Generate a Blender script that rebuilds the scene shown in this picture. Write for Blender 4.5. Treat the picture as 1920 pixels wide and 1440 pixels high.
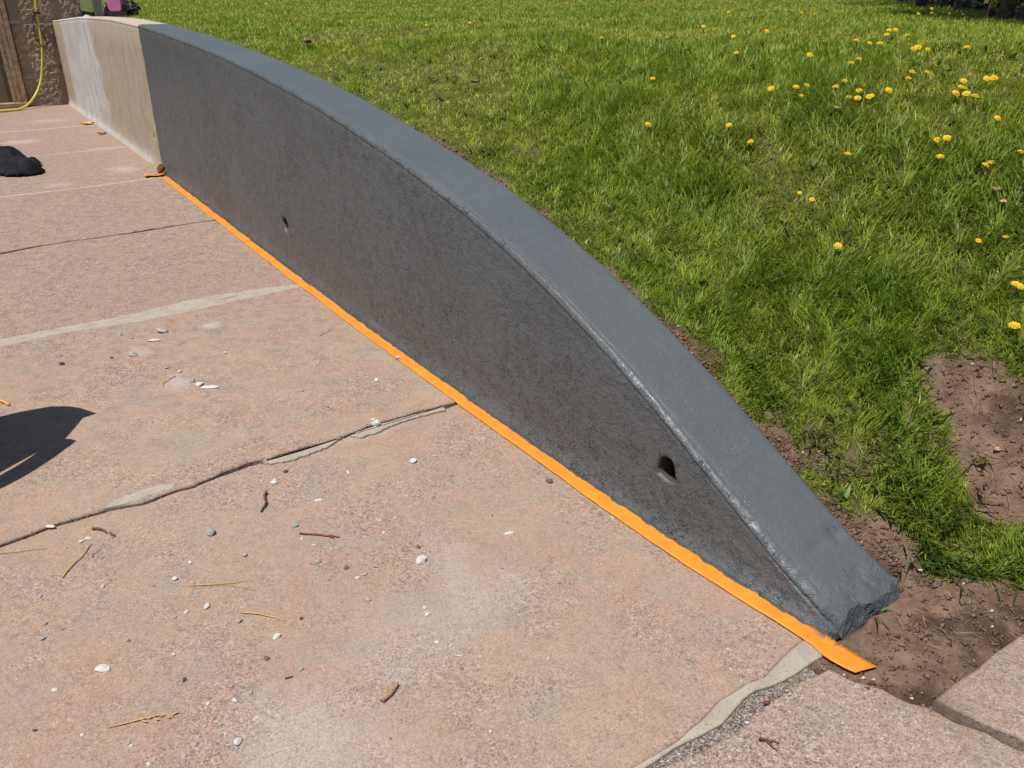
import bpy, bmesh, math, random
import numpy as np
from mathutils import Vector, Matrix

for o in list(bpy.data.objects):
    bpy.data.objects.remove(o)
SC = bpy.context.scene
COL = SC.collection

# ------------------------------------------------------------------ camera
cam_data = bpy.data.cameras.new('camera')
cam = bpy.data.objects.new('camera', cam_data)
COL.objects.link(cam)
cam.location = (0, 0, 1.5)
cam.rotation_euler = (math.radians(90) - math.atan2(735, 1550), 0, 0)
cam_data.sensor_fit = 'HORIZONTAL'
cam_data.sensor_width = 36.0
cam_data.lens = 36.0 * 1550 / 1920
cam_data.clip_start = 0.05
cam_data.clip_end = 1000
SC.camera = cam

# ------------------------------------------------------------------ sky and sun
SUN_AZ = Vector((-0.66, -0.75)).normalized()
SUN_EL = math.radians(69.5)
world = bpy.data.worlds.new('World')
SC.world = world
world.use_nodes = True
wn = world.node_tree
bg = wn.nodes['Background']
sky = wn.nodes.new('ShaderNodeTexSky')
sky.sky_type = 'NISHITA'
sky.sun_disc = False
sky.sun_elevation = SUN_EL
sky.sun_rotation = math.atan2(SUN_AZ.x, SUN_AZ.y)
sky.air_density = 1.0
sky.dust_density = 0.6
wn.links.new(sky.outputs[0], bg.inputs[0])
bg.inputs[1].default_value = 0.068
sl = bpy.data.lights.new('sun', 'SUN')
sl.energy = 4.6
sl.angle = math.radians(0.53)
sl.color = (1.0, 0.955, 0.89)
sun = bpy.data.objects.new('sun', sl)
COL.objects.link(sun)
sdir = Vector((SUN_AZ.x * math.cos(SUN_EL), SUN_AZ.y * math.cos(SUN_EL), math.sin(SUN_EL)))
sun.rotation_euler = sdir.to_track_quat('Z', 'Y').to_euler()
sun.location = sdir * 30

SC.view_settings.view_transform = 'Standard'
SC.view_settings.look = 'None'
SC.view_settings.exposure = 0.0
SC.view_settings.gamma = 1.0
SC.view_settings.use_curve_mapping = False

# ------------------------------------------------------------------ site frame
# u runs along the retaining wall from its low end towards the house, v runs
# from the patio into the lawn, z is up.
O = np.array([0.807, 1.646])
WD = np.array([-0.5501, 0.8351])
DD = np.array([0.8351, 0.5501])


def W(u, v, z):
    u = np.asarray(u, float); v = np.asarray(v, float); z = np.asarray(z, float)
    u, v, z = np.broadcast_arrays(u, v, z)
    return np.stack([O[0] + u * WD[0] + v * DD[0], O[1] + u * WD[1] + v * DD[1], z], -1)


def UV(x, y):
    x = np.asarray(x, float) - O[0]; y = np.asarray(y, float) - O[1]
    return x * WD[0] + y * WD[1], x * DD[0] + y * DD[1]


RNG = np.random.default_rng(7)
random.seed(5)
_tab = RNG.random((256, 256))


def vnoise(x, y, s=0):
    x = np.asarray(x, float) + 17.3 * s + 1000; y = np.asarray(y, float) + 9.7 * s + 1000
    xi = np.floor(x).astype(int); yi = np.floor(y).astype(int)
    fx = x - xi; fy = y - yi
    fx = fx * fx * (3 - 2 * fx); fy = fy * fy * (3 - 2 * fy)
    t = lambda a, b: _tab[a % 256, b % 256]
    return ((t(xi, yi) * (1 - fx) + t(xi + 1, yi) * fx) * (1 - fy)
            + (t(xi, yi + 1) * (1 - fx) + t(xi + 1, yi + 1) * fx) * fy)


def fbm(x, y, s=0, n=4):
    a = 0.5; r = 0; k = 1.0; tot = 0
    for i in range(n):
        r = r + a * vnoise(np.asarray(x) * k, np.asarray(y) * k, s + i * 3)
        tot += a; a *= 0.5; k *= 2.03
    return r / tot


# ------------------------------------------------------------------ object helpers
def tag(o, label=None, cat=None, group=None, kind=None):
    if label: o['label'] = label
    if cat: o['category'] = cat
    if group: o['group'] = group
    if kind: o['kind'] = kind
    return o


def empty(name, loc, label=None, cat=None, group=None, kind=None):
    o = bpy.data.objects.new(name, None)
    o.empty_display_size = 0.05
    COL.objects.link(o)
    o.location = loc
    return tag(o, label, cat, group, kind)


def mesh_data(name, verts, faces, mats, smooth=False, fmat=None):
    me = bpy.data.meshes.new(name)
    me.from_pydata([tuple(map(float, p)) for p in verts], [], [tuple(map(int, f)) for f in faces])
    for m in (mats if isinstance(mats, (list, tuple)) else [mats]):
        me.materials.append(m)
    if fmat is not None:
        me.polygons.foreach_set('material_index', np.asarray(fmat, np.int32))
    if smooth:
        me.polygons.foreach_set('use_smooth', np.ones(len(me.polygons), bool))
    me.update()
    return me


def link(name, me, parent=None, loc=(0, 0, 0), rot=(0, 0, 0), scale=(1, 1, 1)):
    o = bpy.data.objects.new(name, me)
    COL.objects.link(o)
    o.location = loc; o.rotation_euler = rot; o.scale = scale
    if parent: o.parent = parent
    return o


def add(name, verts, faces, mats, parent=None, smooth=False, fmat=None):
    """verts are world coordinates; the mesh is stored relative to the parent
    (or to its own base centre when it has none)."""
    v = np.asarray(verts, float)
    if parent is not None:
        org = np.array(root_loc(parent)); loc = (0, 0, 0)
    else:
        org = np.array([v[:, 0].mean(), v[:, 1].mean(), v[:, 2].min()]); loc = tuple(org)
    me = mesh_data(name, v - org, faces, mats, smooth, fmat)
    return link(name, me, parent, loc)


def root_loc(o):
    l = Vector(o.location)
    while o.parent:
        o = o.parent
        l = l + Vector(o.location)
    return l


def big_mesh(name, verts, tris, mat, cols=None):
    """fast triangle mesh from numpy arrays"""
    me = bpy.data.meshes.new(name)
    nv, nt = len(verts), len(tris)
    me.vertices.add(nv); me.loops.add(nt * 3); me.polygons.add(nt)
    me.vertices.foreach_set('co', np.ascontiguousarray(verts, np.float32).ravel())
    me.loops.foreach_set('vertex_index', np.ascontiguousarray(tris, np.int32).ravel())
    me.polygons.foreach_set('loop_start', np.arange(0, nt * 3, 3, dtype=np.int32))
    try:
        me.polygons.foreach_set('loop_total', np.full(nt, 3, np.int32))
    except Exception:
        pass
    if cols is not None:
        a = me.attributes.new('col', 'FLOAT_COLOR', 'POINT')
        c = np.ones((nv, 4), np.float32); c[:, :3] = cols
        a.data.foreach_set('color', c.ravel())
    me.materials.append(mat)
    me.update(calc_edges=True)
    return me


def tube(pts, rad, sides=8, closed=False, cap=True):
    pts = [Vector(p) for p in pts]
    n = len(pts)
    if not hasattr(rad, '__len__'): rad = [rad] * n
    V, Fc = [], []
    ref = Vector((0.13, 0.31, 0.94)).normalized()
    for i, p in enumerate(pts):
        a = pts[(i - 1) % n] if (closed or i > 0) else p
        b = pts[(i + 1) % n] if (closed or i < n - 1) else p
        t = (b - a).normalized()
        s = t.cross(ref)
        if s.length < 1e-3: s = t.cross(Vector((1, 0, 0)))
        s.normalize(); q = t.cross(s)
        for k in range(sides):
            an = 2 * math.pi * k / sides
            V.append(p + (s * math.cos(an) + q * math.sin(an)) * rad[i])
    m = n if closed else n - 1
    for i in range(m):
        j = (i + 1) % n
        for k in range(sides):
            l = (k + 1) % sides
            Fc.append((i * sides + k, i * sides + l, j * sides + l, j * sides + k))
    if cap and not closed:
        Fc.append(tuple(range(sides))[::-1])
        Fc.append(tuple((n - 1) * sides + k for k in range(sides)))
    return [tuple(v) for v in V], Fc


def smooth_path(pts, n=24):
    pts = [np.array(p, float) for p in pts]
    P = [2 * pts[0] - pts[1]] + pts + [2 * pts[-1] - pts[-2]]
    out = []
    seg = len(pts) - 1
    for i in range(seg):
        p0, p1, p2, p3 = P[i:i + 4]
        for t in np.linspace(0, 1, max(2, n // seg), endpoint=False):
            out.append(0.5 * ((2 * p1) + (-p0 + p2) * t + (2 * p0 - 5 * p1 + 4 * p2 - p3) * t * t
                              + (-p0 + 3 * p1 - 3 * p2 + p3) * t ** 3))
    out.append(pts[-1])
    return out


def boxm(c, half, ax=None):
    """box vertices/faces around c; ax = 3 unit vectors"""
    ax = ax or [Vector((1, 0, 0)), Vector((0, 1, 0)), Vector((0, 0, 1))]
    V = []
    for sz in (-1, 1):
        for sx, sy in ((-1, -1), (1, -1), (1, 1), (-1, 1)):
            V.append(Vector(c) + ax[0] * sx * half[0] + ax[1] * sy * half[1] + ax[2] * sz * half[2])
    Fc = [(3, 2, 1, 0), (4, 5, 6, 7), (0, 1, 5, 4), (1, 2, 6, 5), (2, 3, 7, 6), (3, 0, 4, 7)]
    return [tuple(v) for v in V], Fc


def bevel_box(name, c, half, ax, mat, parent, bev=0.006):
    V, Fc = boxm(c, half, ax)
    o = add(name, V, Fc, mat, parent)
    bm = bmesh.new(); bm.from_mesh(o.data)
    bmesh.ops.bevel(bm, geom=list(bm.edges), offset=bev, segments=2, affect='EDGES', profile=0.6)
    bm.to_mesh(o.data); bm.free()
    return o


AX = [Vector((WD[0], WD[1], 0)), Vector((DD[0], DD[1], 0)), Vector((0, 0, 1))]


# ------------------------------------------------------------------ material helpers
class NB:
    def __init__(self, name):
        self.m = bpy.data.materials.new(name)
        self.m.use_nodes = True
        self.t = self.m.node_tree
        self.bsdf = self.t.nodes['Principled BSDF']
        self.out = self.t.nodes['Material Output']

    def n(self, typ, **kw):
        nd = self.t.nodes.new(typ)
        for k, v in kw.items(): setattr(nd, k, v)
        return nd

    def L(self, a, b): self.t.links.new(a, b)

    def put(self, sock, val):
        if hasattr(val, 'is_linked') or isinstance(val, bpy.types.NodeSocket): self.L(val, sock)
        else: sock.default_value = val

    def pos(self):
        return self.n('ShaderNodeNewGeometry').outputs['Position']

    def math(self, op, a, b=0.0, c=None, clamp=False):
        nd = self.n('ShaderNodeMath', operation=op); nd.use_clamp = clamp
        self.put(nd.inputs[0], a); self.put(nd.inputs[1], b)
        if c is not None: self.put(nd.inputs[2], c)
        return nd.outputs[0]

    def vmath(self, op, a, b=None, out=0):
        nd = self.n('ShaderNodeVectorMath', operation=op)
        self.put(nd.inputs[0], a)
        if b is not None: self.put(nd.inputs[1], b)
        return nd.outputs[out]

    def dot(self, a, b):
        return self.vmath('DOT_PRODUCT', a, b, out=1)

    def noise(self, vec, scale, detail=4, rough=0.55, dist=0.0, out=0):
        nd = self.n('ShaderNodeTexNoise')
        self.put(nd.inputs['Vector'], vec)
        nd.inputs['Scale'].default_value = scale; nd.inputs['Detail'].default_value = detail
        nd.inputs['Roughness'].default_value = rough; nd.inputs['Distortion'].default_value = dist
        return nd.outputs[out]

    def voro(self, vec, scale, feature='F1', out='Distance', rnd=1.0):
        nd = self.n('ShaderNodeTexVoronoi', feature=feature)
        self.put(nd.inputs['Vector'], vec)
        nd.inputs['Scale'].default_value = scale
        nd.inputs['Randomness'].default_value = rnd
        return nd.outputs[out]

    def ramp(self, fac, stops):
        nd = self.n('ShaderNodeValToRGB')
        self.put(nd.inputs[0], fac)
        cr = nd.color_ramp
        while len(cr.elements) < len(stops): cr.elements.new(0.5)
        for e, (p, c) in zip(cr.elements, stops):
            e.position = p
            e.color = (c, c, c, 1) if not hasattr(c, '__len__') else (*c, 1)
        return nd.outputs[0]

    def mr(self, val, a, b, c=0.0, d=1.0):
        nd = self.n('ShaderNodeMapRange'); nd.clamp = True
        self.put(nd.inputs[0], val)
        for i, x in enumerate((a, b, c, d)): nd.inputs[i + 1].default_value = x
        return nd.outputs[0]

    def mix(self, fac, a, b, mode='MIX'):
        nd = self.n('ShaderNodeMix', data_type='RGBA', blend_type=mode)
        self.put(nd.inputs[0], fac)
        for s, v in ((nd.inputs[6], a), (nd.inputs[7], b)):
            if isinstance(v, bpy.types.NodeSocket): self.L(v, s)
            else: s.default_value = (*v, 1)
        return nd.outputs[2]

    def stretch(self, vec, s):
        return self.vmath('MULTIPLY', vec, s)

    def bump(self, height, strength, dist, normal=None):
        nd = self.n('ShaderNodeBump')
        self.put(nd.inputs['Height'], height)
        nd.inputs['Strength'].default_value = strength
        nd.inputs['Distance'].default_value = dist
        if normal is not None: self.L(normal, nd.inputs['Normal'])
        return nd.outputs[0]

    def site(self):
        """position in (u, v, z)"""
        p = self.vmath('SUBTRACT', self.pos(), (O[0], O[1], 0))
        u = self.dot(p, (WD[0], WD[1], 0)); v = self.dot(p, (DD[0], DD[1], 0))
        sep = self.n('ShaderNodeSeparateXYZ'); self.L(p, sep.inputs[0])
        z = sep.outputs[2]
        c = self.n('ShaderNodeCombineXYZ')
        self.L(u, c.inputs[0]); self.L(v, c.inputs[1]); self.L(z, c.inputs[2])
        return c.outputs[0], u, v, z

    def fin(self, col=None, rough=None, normal=None, spec=0.5, metal=0.0):
        if col is not None:
            if isinstance(col, bpy.types.NodeSocket): self.L(col, self.bsdf.inputs['Base Color'])
            else: self.bsdf.inputs['Base Color'].default_value = (*col, 1)
        if rough is not None: self.put(self.bsdf.inputs['Roughness'], rough)
        if normal is not None: self.L(normal, self.bsdf.inputs['Normal'])
        self.bsdf.inputs['Specular IOR Level'].default_value = spec
        self.bsdf.inputs['Metallic'].default_value = metal
        return self.m


def simple(name, col, rough=0.7, var=0.2, scale=60, bump=0.3, dist=0.002, spec=0.4):
    b = NB(name)
    tc = b.n('ShaderNodeTexCoord').outputs['Object']
    n1 = b.noise(tc, scale, 4)
    f = b.mr(n1, 0.3, 0.7)
    c = b.mix(f, tuple(x * (1 - var) for x in col), tuple(min(1, x * (1 + var)) for x in col))
    nr = b.bump(b.noise(tc, scale * 2.2, 5), bump, dist)
    return b.fin(c, rough, nr, spec)


# ---- patio concrete
def patio_mat():
    b = NB('patio_concrete')
    P = b.pos()
    S, u, v, z = b.site()
    big = b.noise(P, 1.1, 5, 0.6)
    mid = b.noise(P, 5.5, 5, 0.62)
    pink = (0.425, 0.275, 0.200); tan = (0.435, 0.318, 0.222); grey = (0.345, 0.288, 0.232)
    c = b.mix(b.mr(big, 0.42, 0.58), pink, tan)
    c = b.mix(b.math('MULTIPLY', b.mr(mid, 0.44, 0.62), 0.75), c, grey)
    # tint varies a little from slab to slab
    rnd = b.n('ShaderNodeObjectInfo').outputs['Random']
    c = b.mix(b.math('MULTIPLY', rnd, 0.3), c, (0.34, 0.245, 0.19))
    # worn zones with exposed aggregate
    wz = b.noise(P, 2.6, 4, 0.65, 0.4)
    worn = b.mr(wz, 0.46, 0.66)
    # the far slabs are greyer and rougher
    far = b.math('MULTIPLY', b.mr(u, 1.6, 4.2), 0.42)
    c = b.mix(far, c, (0.30, 0.225, 0.178))
    worn = b.math('ADD', worn, b.math('MULTIPLY', b.mr(u, 3.2, 4.0), 0.35), clamp=True)
    fore = b.mr(u, -0.07, -0.04, 1.0, 0.0)
    c = b.mix(b.math('MULTIPLY', fore, 0.6), c, (0.36, 0.285, 0.235))
    worn = b.math('ADD', worn, b.math('MULTIPLY', fore, 0.5), clamp=True)
    # aggregate grains
    g1 = b.voro(P, 190, out='Color'); sp = b.n('ShaderNodeSeparateColor'); b.L(g1, sp.inputs[0])
    r1 = sp.outputs[0]
    grain = b.ramp(r1, [(0.0, (0.10, 0.085, 0.085)), (0.18, (0.25, 0.16, 0.135)), (0.4, (0.40, 0.28, 0.215)),
                        (0.8, (0.47, 0.345, 0.27)), (0.95, (0.52, 0.42, 0.35)), (1.0, (0.72, 0.66, 0.60))])
    c = b.mix(b.math('ADD', b.math('MULTIPLY', worn, 0.44), 0.13), c, grain)
    g2 = b.voro(P, 360, out='Color'); sp2 = b.n('ShaderNodeSeparateColor'); b.L(g2, sp2.inputs[0])
    fine = b.ramp(sp2.outputs[1], [(0.0, 0.40), (0.3, 0.92), (0.85, 1.05), (1.0, 1.35)])
    c = b.mix(b.math('ADD', 0.5, b.math('MULTIPLY', worn, 0.4)), c, b.mix(1.0, c, fine, 'MULTIPLY'))
    # coarser pebbles showing through
    gd = b.voro(P, 75, out='Distance'); gc = b.voro(P, 75, out='Color')
    sp3 = b.n('ShaderNodeSeparateColor'); b.L(gc, sp3.inputs[0])
    sel = b.math('MULTIPLY', b.math('GREATER_THAN', sp3.outputs[0], 0.80), b.math('LESS_THAN', gd, b.math('ADD', 0.16, b.math('MULTIPLY', sp3.outputs[2], 0.3))))
    sel = b.math('MULTIPLY', sel, b.mr(wz, 0.45, 0.56))
    stone = b.ramp(sp3.outputs[1], [(0.0, (0.13, 0.125, 0.13)), (0.35, (0.22, 0.15, 0.13)), (0.7, (0.34, 0.20, 0.16)), (1.0, (0.5, 0.44, 0.4))])
    c = b.mix(b.math('MULTIPLY', sel, 0.75), c, stone)
    # dark pits
    pit = b.mr(b.noise(P, 150, 3, 0.6), 0.31, 0.39, 1.0, 0.0)
    pit = b.math('MULTIPLY', pit, b.math('ADD', b.math('MULTIPLY', worn, 0.65), 0.30))
    c = b.mix(pit, c, (0.09, 0.07, 0.06))
    mot = b.ramp(b.noise(P, 48, 5, 0.7), [(0.30, 0.62), (0.5, 1.0), (0.7, 1.14)])
    c = b.mix(b.math('ADD', 0.28, b.math('MULTIPLY', worn, 0.6), clamp=True), c, b.mix(1.0, c, mot, 'MULTIPLY'))
    far2 = b.ramp(b.noise(P, 15, 6, 0.75), [(0.32, 0.66), (0.5, 1.0), (0.68, 1.16)])
    c = b.mix(b.mr(u, 1.4, 3.6, 0.25, 0.85), c, b.mix(1.0, c, far2, 'MULTIPLY'))
    # grey dirt smudges
    sm = b.mr(b.noise(P, 9, 6, 0.75, 0.8), 0.58, 0.72)
    c = b.mix(b.math('MULTIPLY', sm, 0.6), c, (0.19, 0.16, 0.14))
    # earth washed onto the slabs beside the bare soil
    ed = b.math('MULTIPLY', b.mr(b.math('ADD', v, b.math('MULTIPLY', b.noise(P, 20, 4, 0.7), 0.12)), 0.0, 0.10), b.mr(u, -0.45, -0.25))
    ed = b.math('MULTIPLY', ed, b.mr(u, -0.04, -0.02, 1.0, 0.0))
    ed = b.math('MULTIPLY', ed, b.mr(v, 0.03, 0.10, 1.0, 0.25))
    c = b.mix(b.math('MULTIPLY', ed, 0.8), c, (0.17, 0.115, 0.08))
    # reddish rough zone on the slab beyond the wide mortar joint
    rz = b.vmath('LENGTH', b.vmath('MULTIPLY', b.vmath('SUBTRACT', S, (3.75, -0.75, 0)), (2.6, 1.5, 0)), out=1)
    rz = b.mr(b.math('ADD', rz, b.math('MULTIPLY', mid, 1.2)), 1.0, 1.6, 1.0, 0.0)
    c = b.mix(b.math('MULTIPLY', rz, 0.55), c, b.mix(0.6, (0.26, 0.15, 0.115), grain))
    # spilt concrete dust and white scuffs
    wob = b.noise(P, 7, 5, 0.7)
    tot = None
    for (cu, cv, ru, rv, k) in [(0.74, -0.66, 0.20, 0.10, 0.75), (0.60, -0.72, 0.10, 0.26, 0.7), (0.58, -0.92, 0.16, 0.2, 0.55),
                                (0.42, -1.24, 0.20, 0.16, 1.0), (0.62, -0.55, 0.10, 0.05, 0.6), (0.33, -1.2, .2, .2, .6),
                                (1.64, -0.52, 0.05, 0.13, 0.8), (2.93, -1.08, 0.08, 0.05, 0.9), (3.1, -0.72, 0.05, 0.06, 1.6),
                                (7.63, -0.29, 0.2, 0.14, 1.2), (9.9, -0.95, 0.16, 0.22, 1.3), (11.6, -0.5, 0.2, 0.3, .7),
                                (7.2, -0.9, 0.12, 0.12, 0.7), (8.98, -0.22, 0.07, 0.2, 1.0), (2.5, -1.02, 0.1, 0.06, 1.2)]:
        dd = b.vmath('LENGTH', b.vmath('MULTIPLY', b.vmath('SUBTRACT', S, (cu, cv, 0)), (1 / ru, 1 / rv, 0)), out=1)
        dd = b.math('ADD', dd, b.math('MULTIPLY', b.math('SUBTRACT', wob, 0.5), 2.2))
        f = b.math('MULTIPLY', b.mr(dd, 0.35, 1.15, 1.0, 0.0), k)
        tot = f if tot is None else b.math('MAXIMUM', tot, f)
    speck = b.ramp(sp2.outputs[0], [(0.0, 0.0), (0.4, 0.75), (1.0, 1.2)])
    tot = b.math('MULTIPLY', b.math('MULTIPLY', tot, speck), 0.52, clamp=True)
    c = b.mix(tot, c, (0.50, 0.465, 0.43))
    hgt = b.math('ADD', b.math('MULTIPLY', b.noise(P, 330, 3, 0.7), 0.6), b.math('MULTIPLY', gd, 0.4))
    hgt = b.math('SUBTRACT', hgt, b.math('MULTIPLY', pit, 0.8))
    nr = b.bump(hgt, 0.55, 0.0028)
    nr = b.bump(b.noise(P, 14, 4), 0.35, 0.010, nr)
    return b.fin(c, 0.92, nr, 0.25)


def mortar_mat():
    b = NB('joint_mortar')
    P = b.pos()
    c = b.mix(b.mr(b.noise(P, 14, 5), 0.35, 0.65), (0.36, 0.31, 0.25), (0.44, 0.39, 0.32))
    c = b.mix(b.mr(b.noise(P, 160, 3), 0.6, 0.72), c, (0.2, 0.17, 0.14))
    nr = b.bump(b.noise(P, 240, 4, 0.7), 0.4, 0.002)
    nr = b.bump(b.noise(P, 22, 3), 0.4, 0.006, nr)
    return b.fin(c, 0.93, nr, 0.2)


def grit_bed_mat():
    b = NB('grit_bed')
    P = b.pos()
    g1 = b.voro(P, 260, out='Color'); sp = b.n('ShaderNodeSeparateColor'); b.L(g1, sp.inputs[0])
    c = b.ramp(sp.outputs[0], [(0.0, (0.05, 0.04, 0.035)), (0.4, (0.20, 0.155, 0.125)), (0.8, (0.34, 0.29, 0.25)), (1.0, (0.6, 0.56, 0.52))])
    nr = b.bump(b.voro(P, 260), 0.9, 0.004)
    return b.fin(c, 0.95, nr, 0.2)


def paint_mat():
    b = NB('grey_wall_paint')
    S, u, v, z = b.site()
    P = b.pos()
    c = b.mix(b.mr(b.noise(P, 2.2, 4), 0.35, 0.65), (0.101, 0.114, 0.121), (0.114, 0.128, 0.136))
    # pitted, wormy skin of the old concrete under the coat
    q = b.noise(P, 38, 2, 0.5, 1.8)
    worm = b.mr(b.math('ABSOLUTE', b.math('SUBTRACT', q, 0.5)), 0.0, 0.03, 1.0, 0.0)
    zone = b.mr(b.noise(b.stretch(S, (1.6, 1.6, 2.6)), 1.0, 4, 0.6), 0.36, 0.60, 0.12, 1.0)
    msk = b.math('MULTIPLY', b.mr(b.noise(P, 23, 3, 0.6), 0.48, 0.58), zone)
    scr = b.noise(b.stretch(S, (5, 5, 46)), 1.0, 2, 0.5, 1.2)
    scr = b.math('MULTIPLY', b.mr(b.math('ABSOLUTE', b.math('SUBTRACT', scr, 0.5)), 0.0, 0.012, 1.0, 0.0), b.mr(b.noise(P, 4.5, 2), 0.56, 0.64))
    top_less = b.mr(b.noise(P, 5, 3, 0.6), 0.35, 0.6, 0.35, 1.0)
    q2 = b.noise(P, 85, 2, 0.6, 0.9)
    pits = b.mr(q2, 0.30, 0.40, 1.0, 0.0)
    rough_h = b.noise(P, 62, 3, 0.6)
    hgt = b.math('SUBTRACT', b.math('MULTIPLY', rough_h, 0.34), b.math('MULTIPLY', b.math('MULTIPLY', worm, msk), 1.0))
    hgt = b.math('SUBTRACT', hgt, b.math('MULTIPLY', b.math('MULTIPLY', b.math('MULTIPLY', pits, top_less), zone), 0.75))
    sn = b.n('ShaderNodeSeparateXYZ'); b.L(b.n('ShaderNodeNewGeometry').outputs['True Normal'], sn.inputs[0])
    hgt = b.math('SUBTRACT', hgt, b.math('MULTIPLY', scr, 0.7))
    flatk = b.mr(sn.outputs[2], 0.55, 0.85, 1.0, 0.42)
    b0 = b.n('ShaderNodeBump'); b.L(hgt, b0.inputs['Height']); b.L(flatk, b0.inputs['Strength']); b0.inputs['Distance'].default_value = 0.0075
    nr = b0.outputs[0]
    # broken, lumpy end
    en = b.mr(u, 0.03, 0.13, 1.0, 0.0)
    nb = b.n('ShaderNodeBump'); b.L(b.noise(P, 34, 6, 0.7), nb.inputs['Height']); b.L(en, nb.inputs['Strength'])
    nb.inputs['Distance'].default_value = 0.014; b.L(nr, nb.inputs['Normal']); nr = nb.outputs[0]
    # brush strokes along the foot
    st = b.noise(b.stretch(S, (6, 6, 260)), 1.0, 3, 0.6)
    foot = b.mr(z, 0.03, 0.10, 1.0, 0.0)
    nr2 = b.n('ShaderNodeBump'); b.L(st, nr2.inputs['Height']); b.L(b.math('MULTIPLY', foot, 0.5), nr2.inputs['Strength'])
    nr2.inputs['Distance'].default_value = 0.004; b.L(nr, nr2.inputs['Normal'])
    trow = b.noise(b.stretch(S, (9, 9, 13)), 1.0, 4, 0.62, 1.4)
    ridge = b.math('ABSOLUTE', b.math('SUBTRACT', trow, 0.5))
    bt = b.n('ShaderNodeBump'); b.L(b.mr(ridge, 0.0, 0.12), bt.inputs['Height']); b.L(b.mr(sn.outputs[2], 0.4, 0.8, 0.26, 0.05), bt.inputs['Strength'])
    bt.inputs['Distance'].default_value = 0.010; b.L(nr2.outputs[0], bt.inputs['Normal'])
    nr3 = b.bump(b.noise(P, 19, 4, 0.6), 0.30, 0.012, bt.outputs[0])
    rough = b.mr(b.noise(P, 30, 4), 0.3, 0.7, 0.34, 0.50)
    return b.fin(c, rough, nr3, 0.4)


def bare_mat():
    b = NB('bare_wall_concrete')
    S, u, v, z = b.site()
    P = b.pos()
    streak = b.noise(b.stretch(S, (5, 5, 2.2)), 1.6, 6, 0.7)
    c = b.mix(b.mr(streak, 0.32, 0.68), (0.36, 0.29, 0.21), (0.52, 0.44, 0.335))
    c = b.mix(b.mr(b.noise(P, 60, 4, 0.7), 0.55, 0.72), c, (0.22, 0.165, 0.12))
    c = b.mix(b.math('MULTIPLY', b.mr(z, 1.02, 1.16), 0.6), c, (0.52, 0.45, 0.36))
    # smooth grey render band
    wob = b.math('MULTIPLY', b.math('SUBTRACT', b.noise(b.stretch(S, (1, 1, 3)), 2.0, 4), 0.5), 0.9)
    uu = b.math('ADD', u, wob)
    uu = b.math('SUBTRACT', uu, b.math('MULTIPLY', z, 0.25))
    m1 = b.math('MULTIPLY', b.mr(uu, 9.72, 9.9), b.mr(u, 12.45, 12.52, 1.0, 0.0))
    m1 = b.math('MULTIPLY', m1, b.mr(b.noise(b.stretch(S, (2, 2, 5)), 1.5, 5, 0.7), 0.25, 0.5, 0.45, 1.0))
    foot = b.mr(b.math('ADD', z, b.math('MULTIPLY', b.math('SUBTRACT', b.noise(P, 3, 3), 0.5), 0.12)), 0.03, 0.16, 0.75, 0.0)
    foot = b.math('MULTIPLY', foot, b.mr(u, 7.6, 7.9))
    grey = b.mix(b.mr(b.noise(b.stretch(S, (5, 5, 3)), 1.0, 5), 0.3, 0.7), (0.44, 0.43, 0.415), (0.62, 0.605, 0.585))
    c = b.mix(b.math('MAXIMUM', m1, foot), c, grey)
    # pale line on the pilaster edge
    ln = b.mr(b.math('ABSOLUTE', b.math('SUBTRACT', u, 12.52)), 0.02, 0.05, 0.7, 0.0)
    c = b.mix(ln, c, (0.66, 0.60, 0.52))
    nr = b.bump(b.noise(P, 130, 5, 0.7), 0.6, 0.004)
    return b.fin(c, 0.93, nr, 0.2)


def tape_mat():
    b = NB('orange_tape')
    S, u, v, z = b.site()
    P = b.pos()
    c = b.mix(b.mr(b.noise(P, 12, 4), 0.35, 0.65), (0.77, 0.245, 0.022), (0.84, 0.30, 0.032))
    uvm = b.n('ShaderNodeUVMap').outputs[0]
    sp = b.n('ShaderNodeSeparateXYZ'); b.L(uvm, sp.inputs[0])
    edge = b.math('ADD', sp.outputs[1], b.math('MULTIPLY', b.math('SUBTRACT', b.noise(b.stretch(S, (11, 11, 11)), 1.0, 6, 0.75), 0.5), 0.9))
    lim = b.mr(edge, 0.84, 0.88)
    lim = b.math('MULTIPLY', lim, b.mr(u, 0.02, 0.06))
    # a smear of paint by the broken end of the wall
    s2 = b.noise(b.stretch(S, (60, 25, 1)), 1.0, 4, 0.7)
    near = b.math('MULTIPLY', b.mr(b.math('ABSOLUTE', b.math('ADD', u, 0.01)), 0.02, 0.05, 1.0, 0.0), b.mr(sp.outputs[1], 0.55, 0.9))
    lim = b.math('MAXIMUM', lim, b.math('MULTIPLY', near, b.mr(s2, 0.47, 0.53)))
    c = b.mix(lim, c, (0.105, 0.112, 0.12))
    sp_ = b.mr(b.noise(P, 40, 3, 0.7), 0.70, 0.74)
    c = b.mix(b.math('MULTIPLY', sp_, 0.8), c, (0.28, 0.11, 0.03))
    nr = b.bump(b.noise(b.stretch(S, (30, 22, 1)), 1.0, 4, 0.6, 1.0), 0.55, 0.006)
    c = b.mix(b.math('MULTIPLY', b.mr(b.noise(P, 26, 5, 0.7), 0.5, 0.72), 0.35), c, (0.60, 0.22, 0.06))
    return b.fin(c, 0.55, nr, 0.35)


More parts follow.
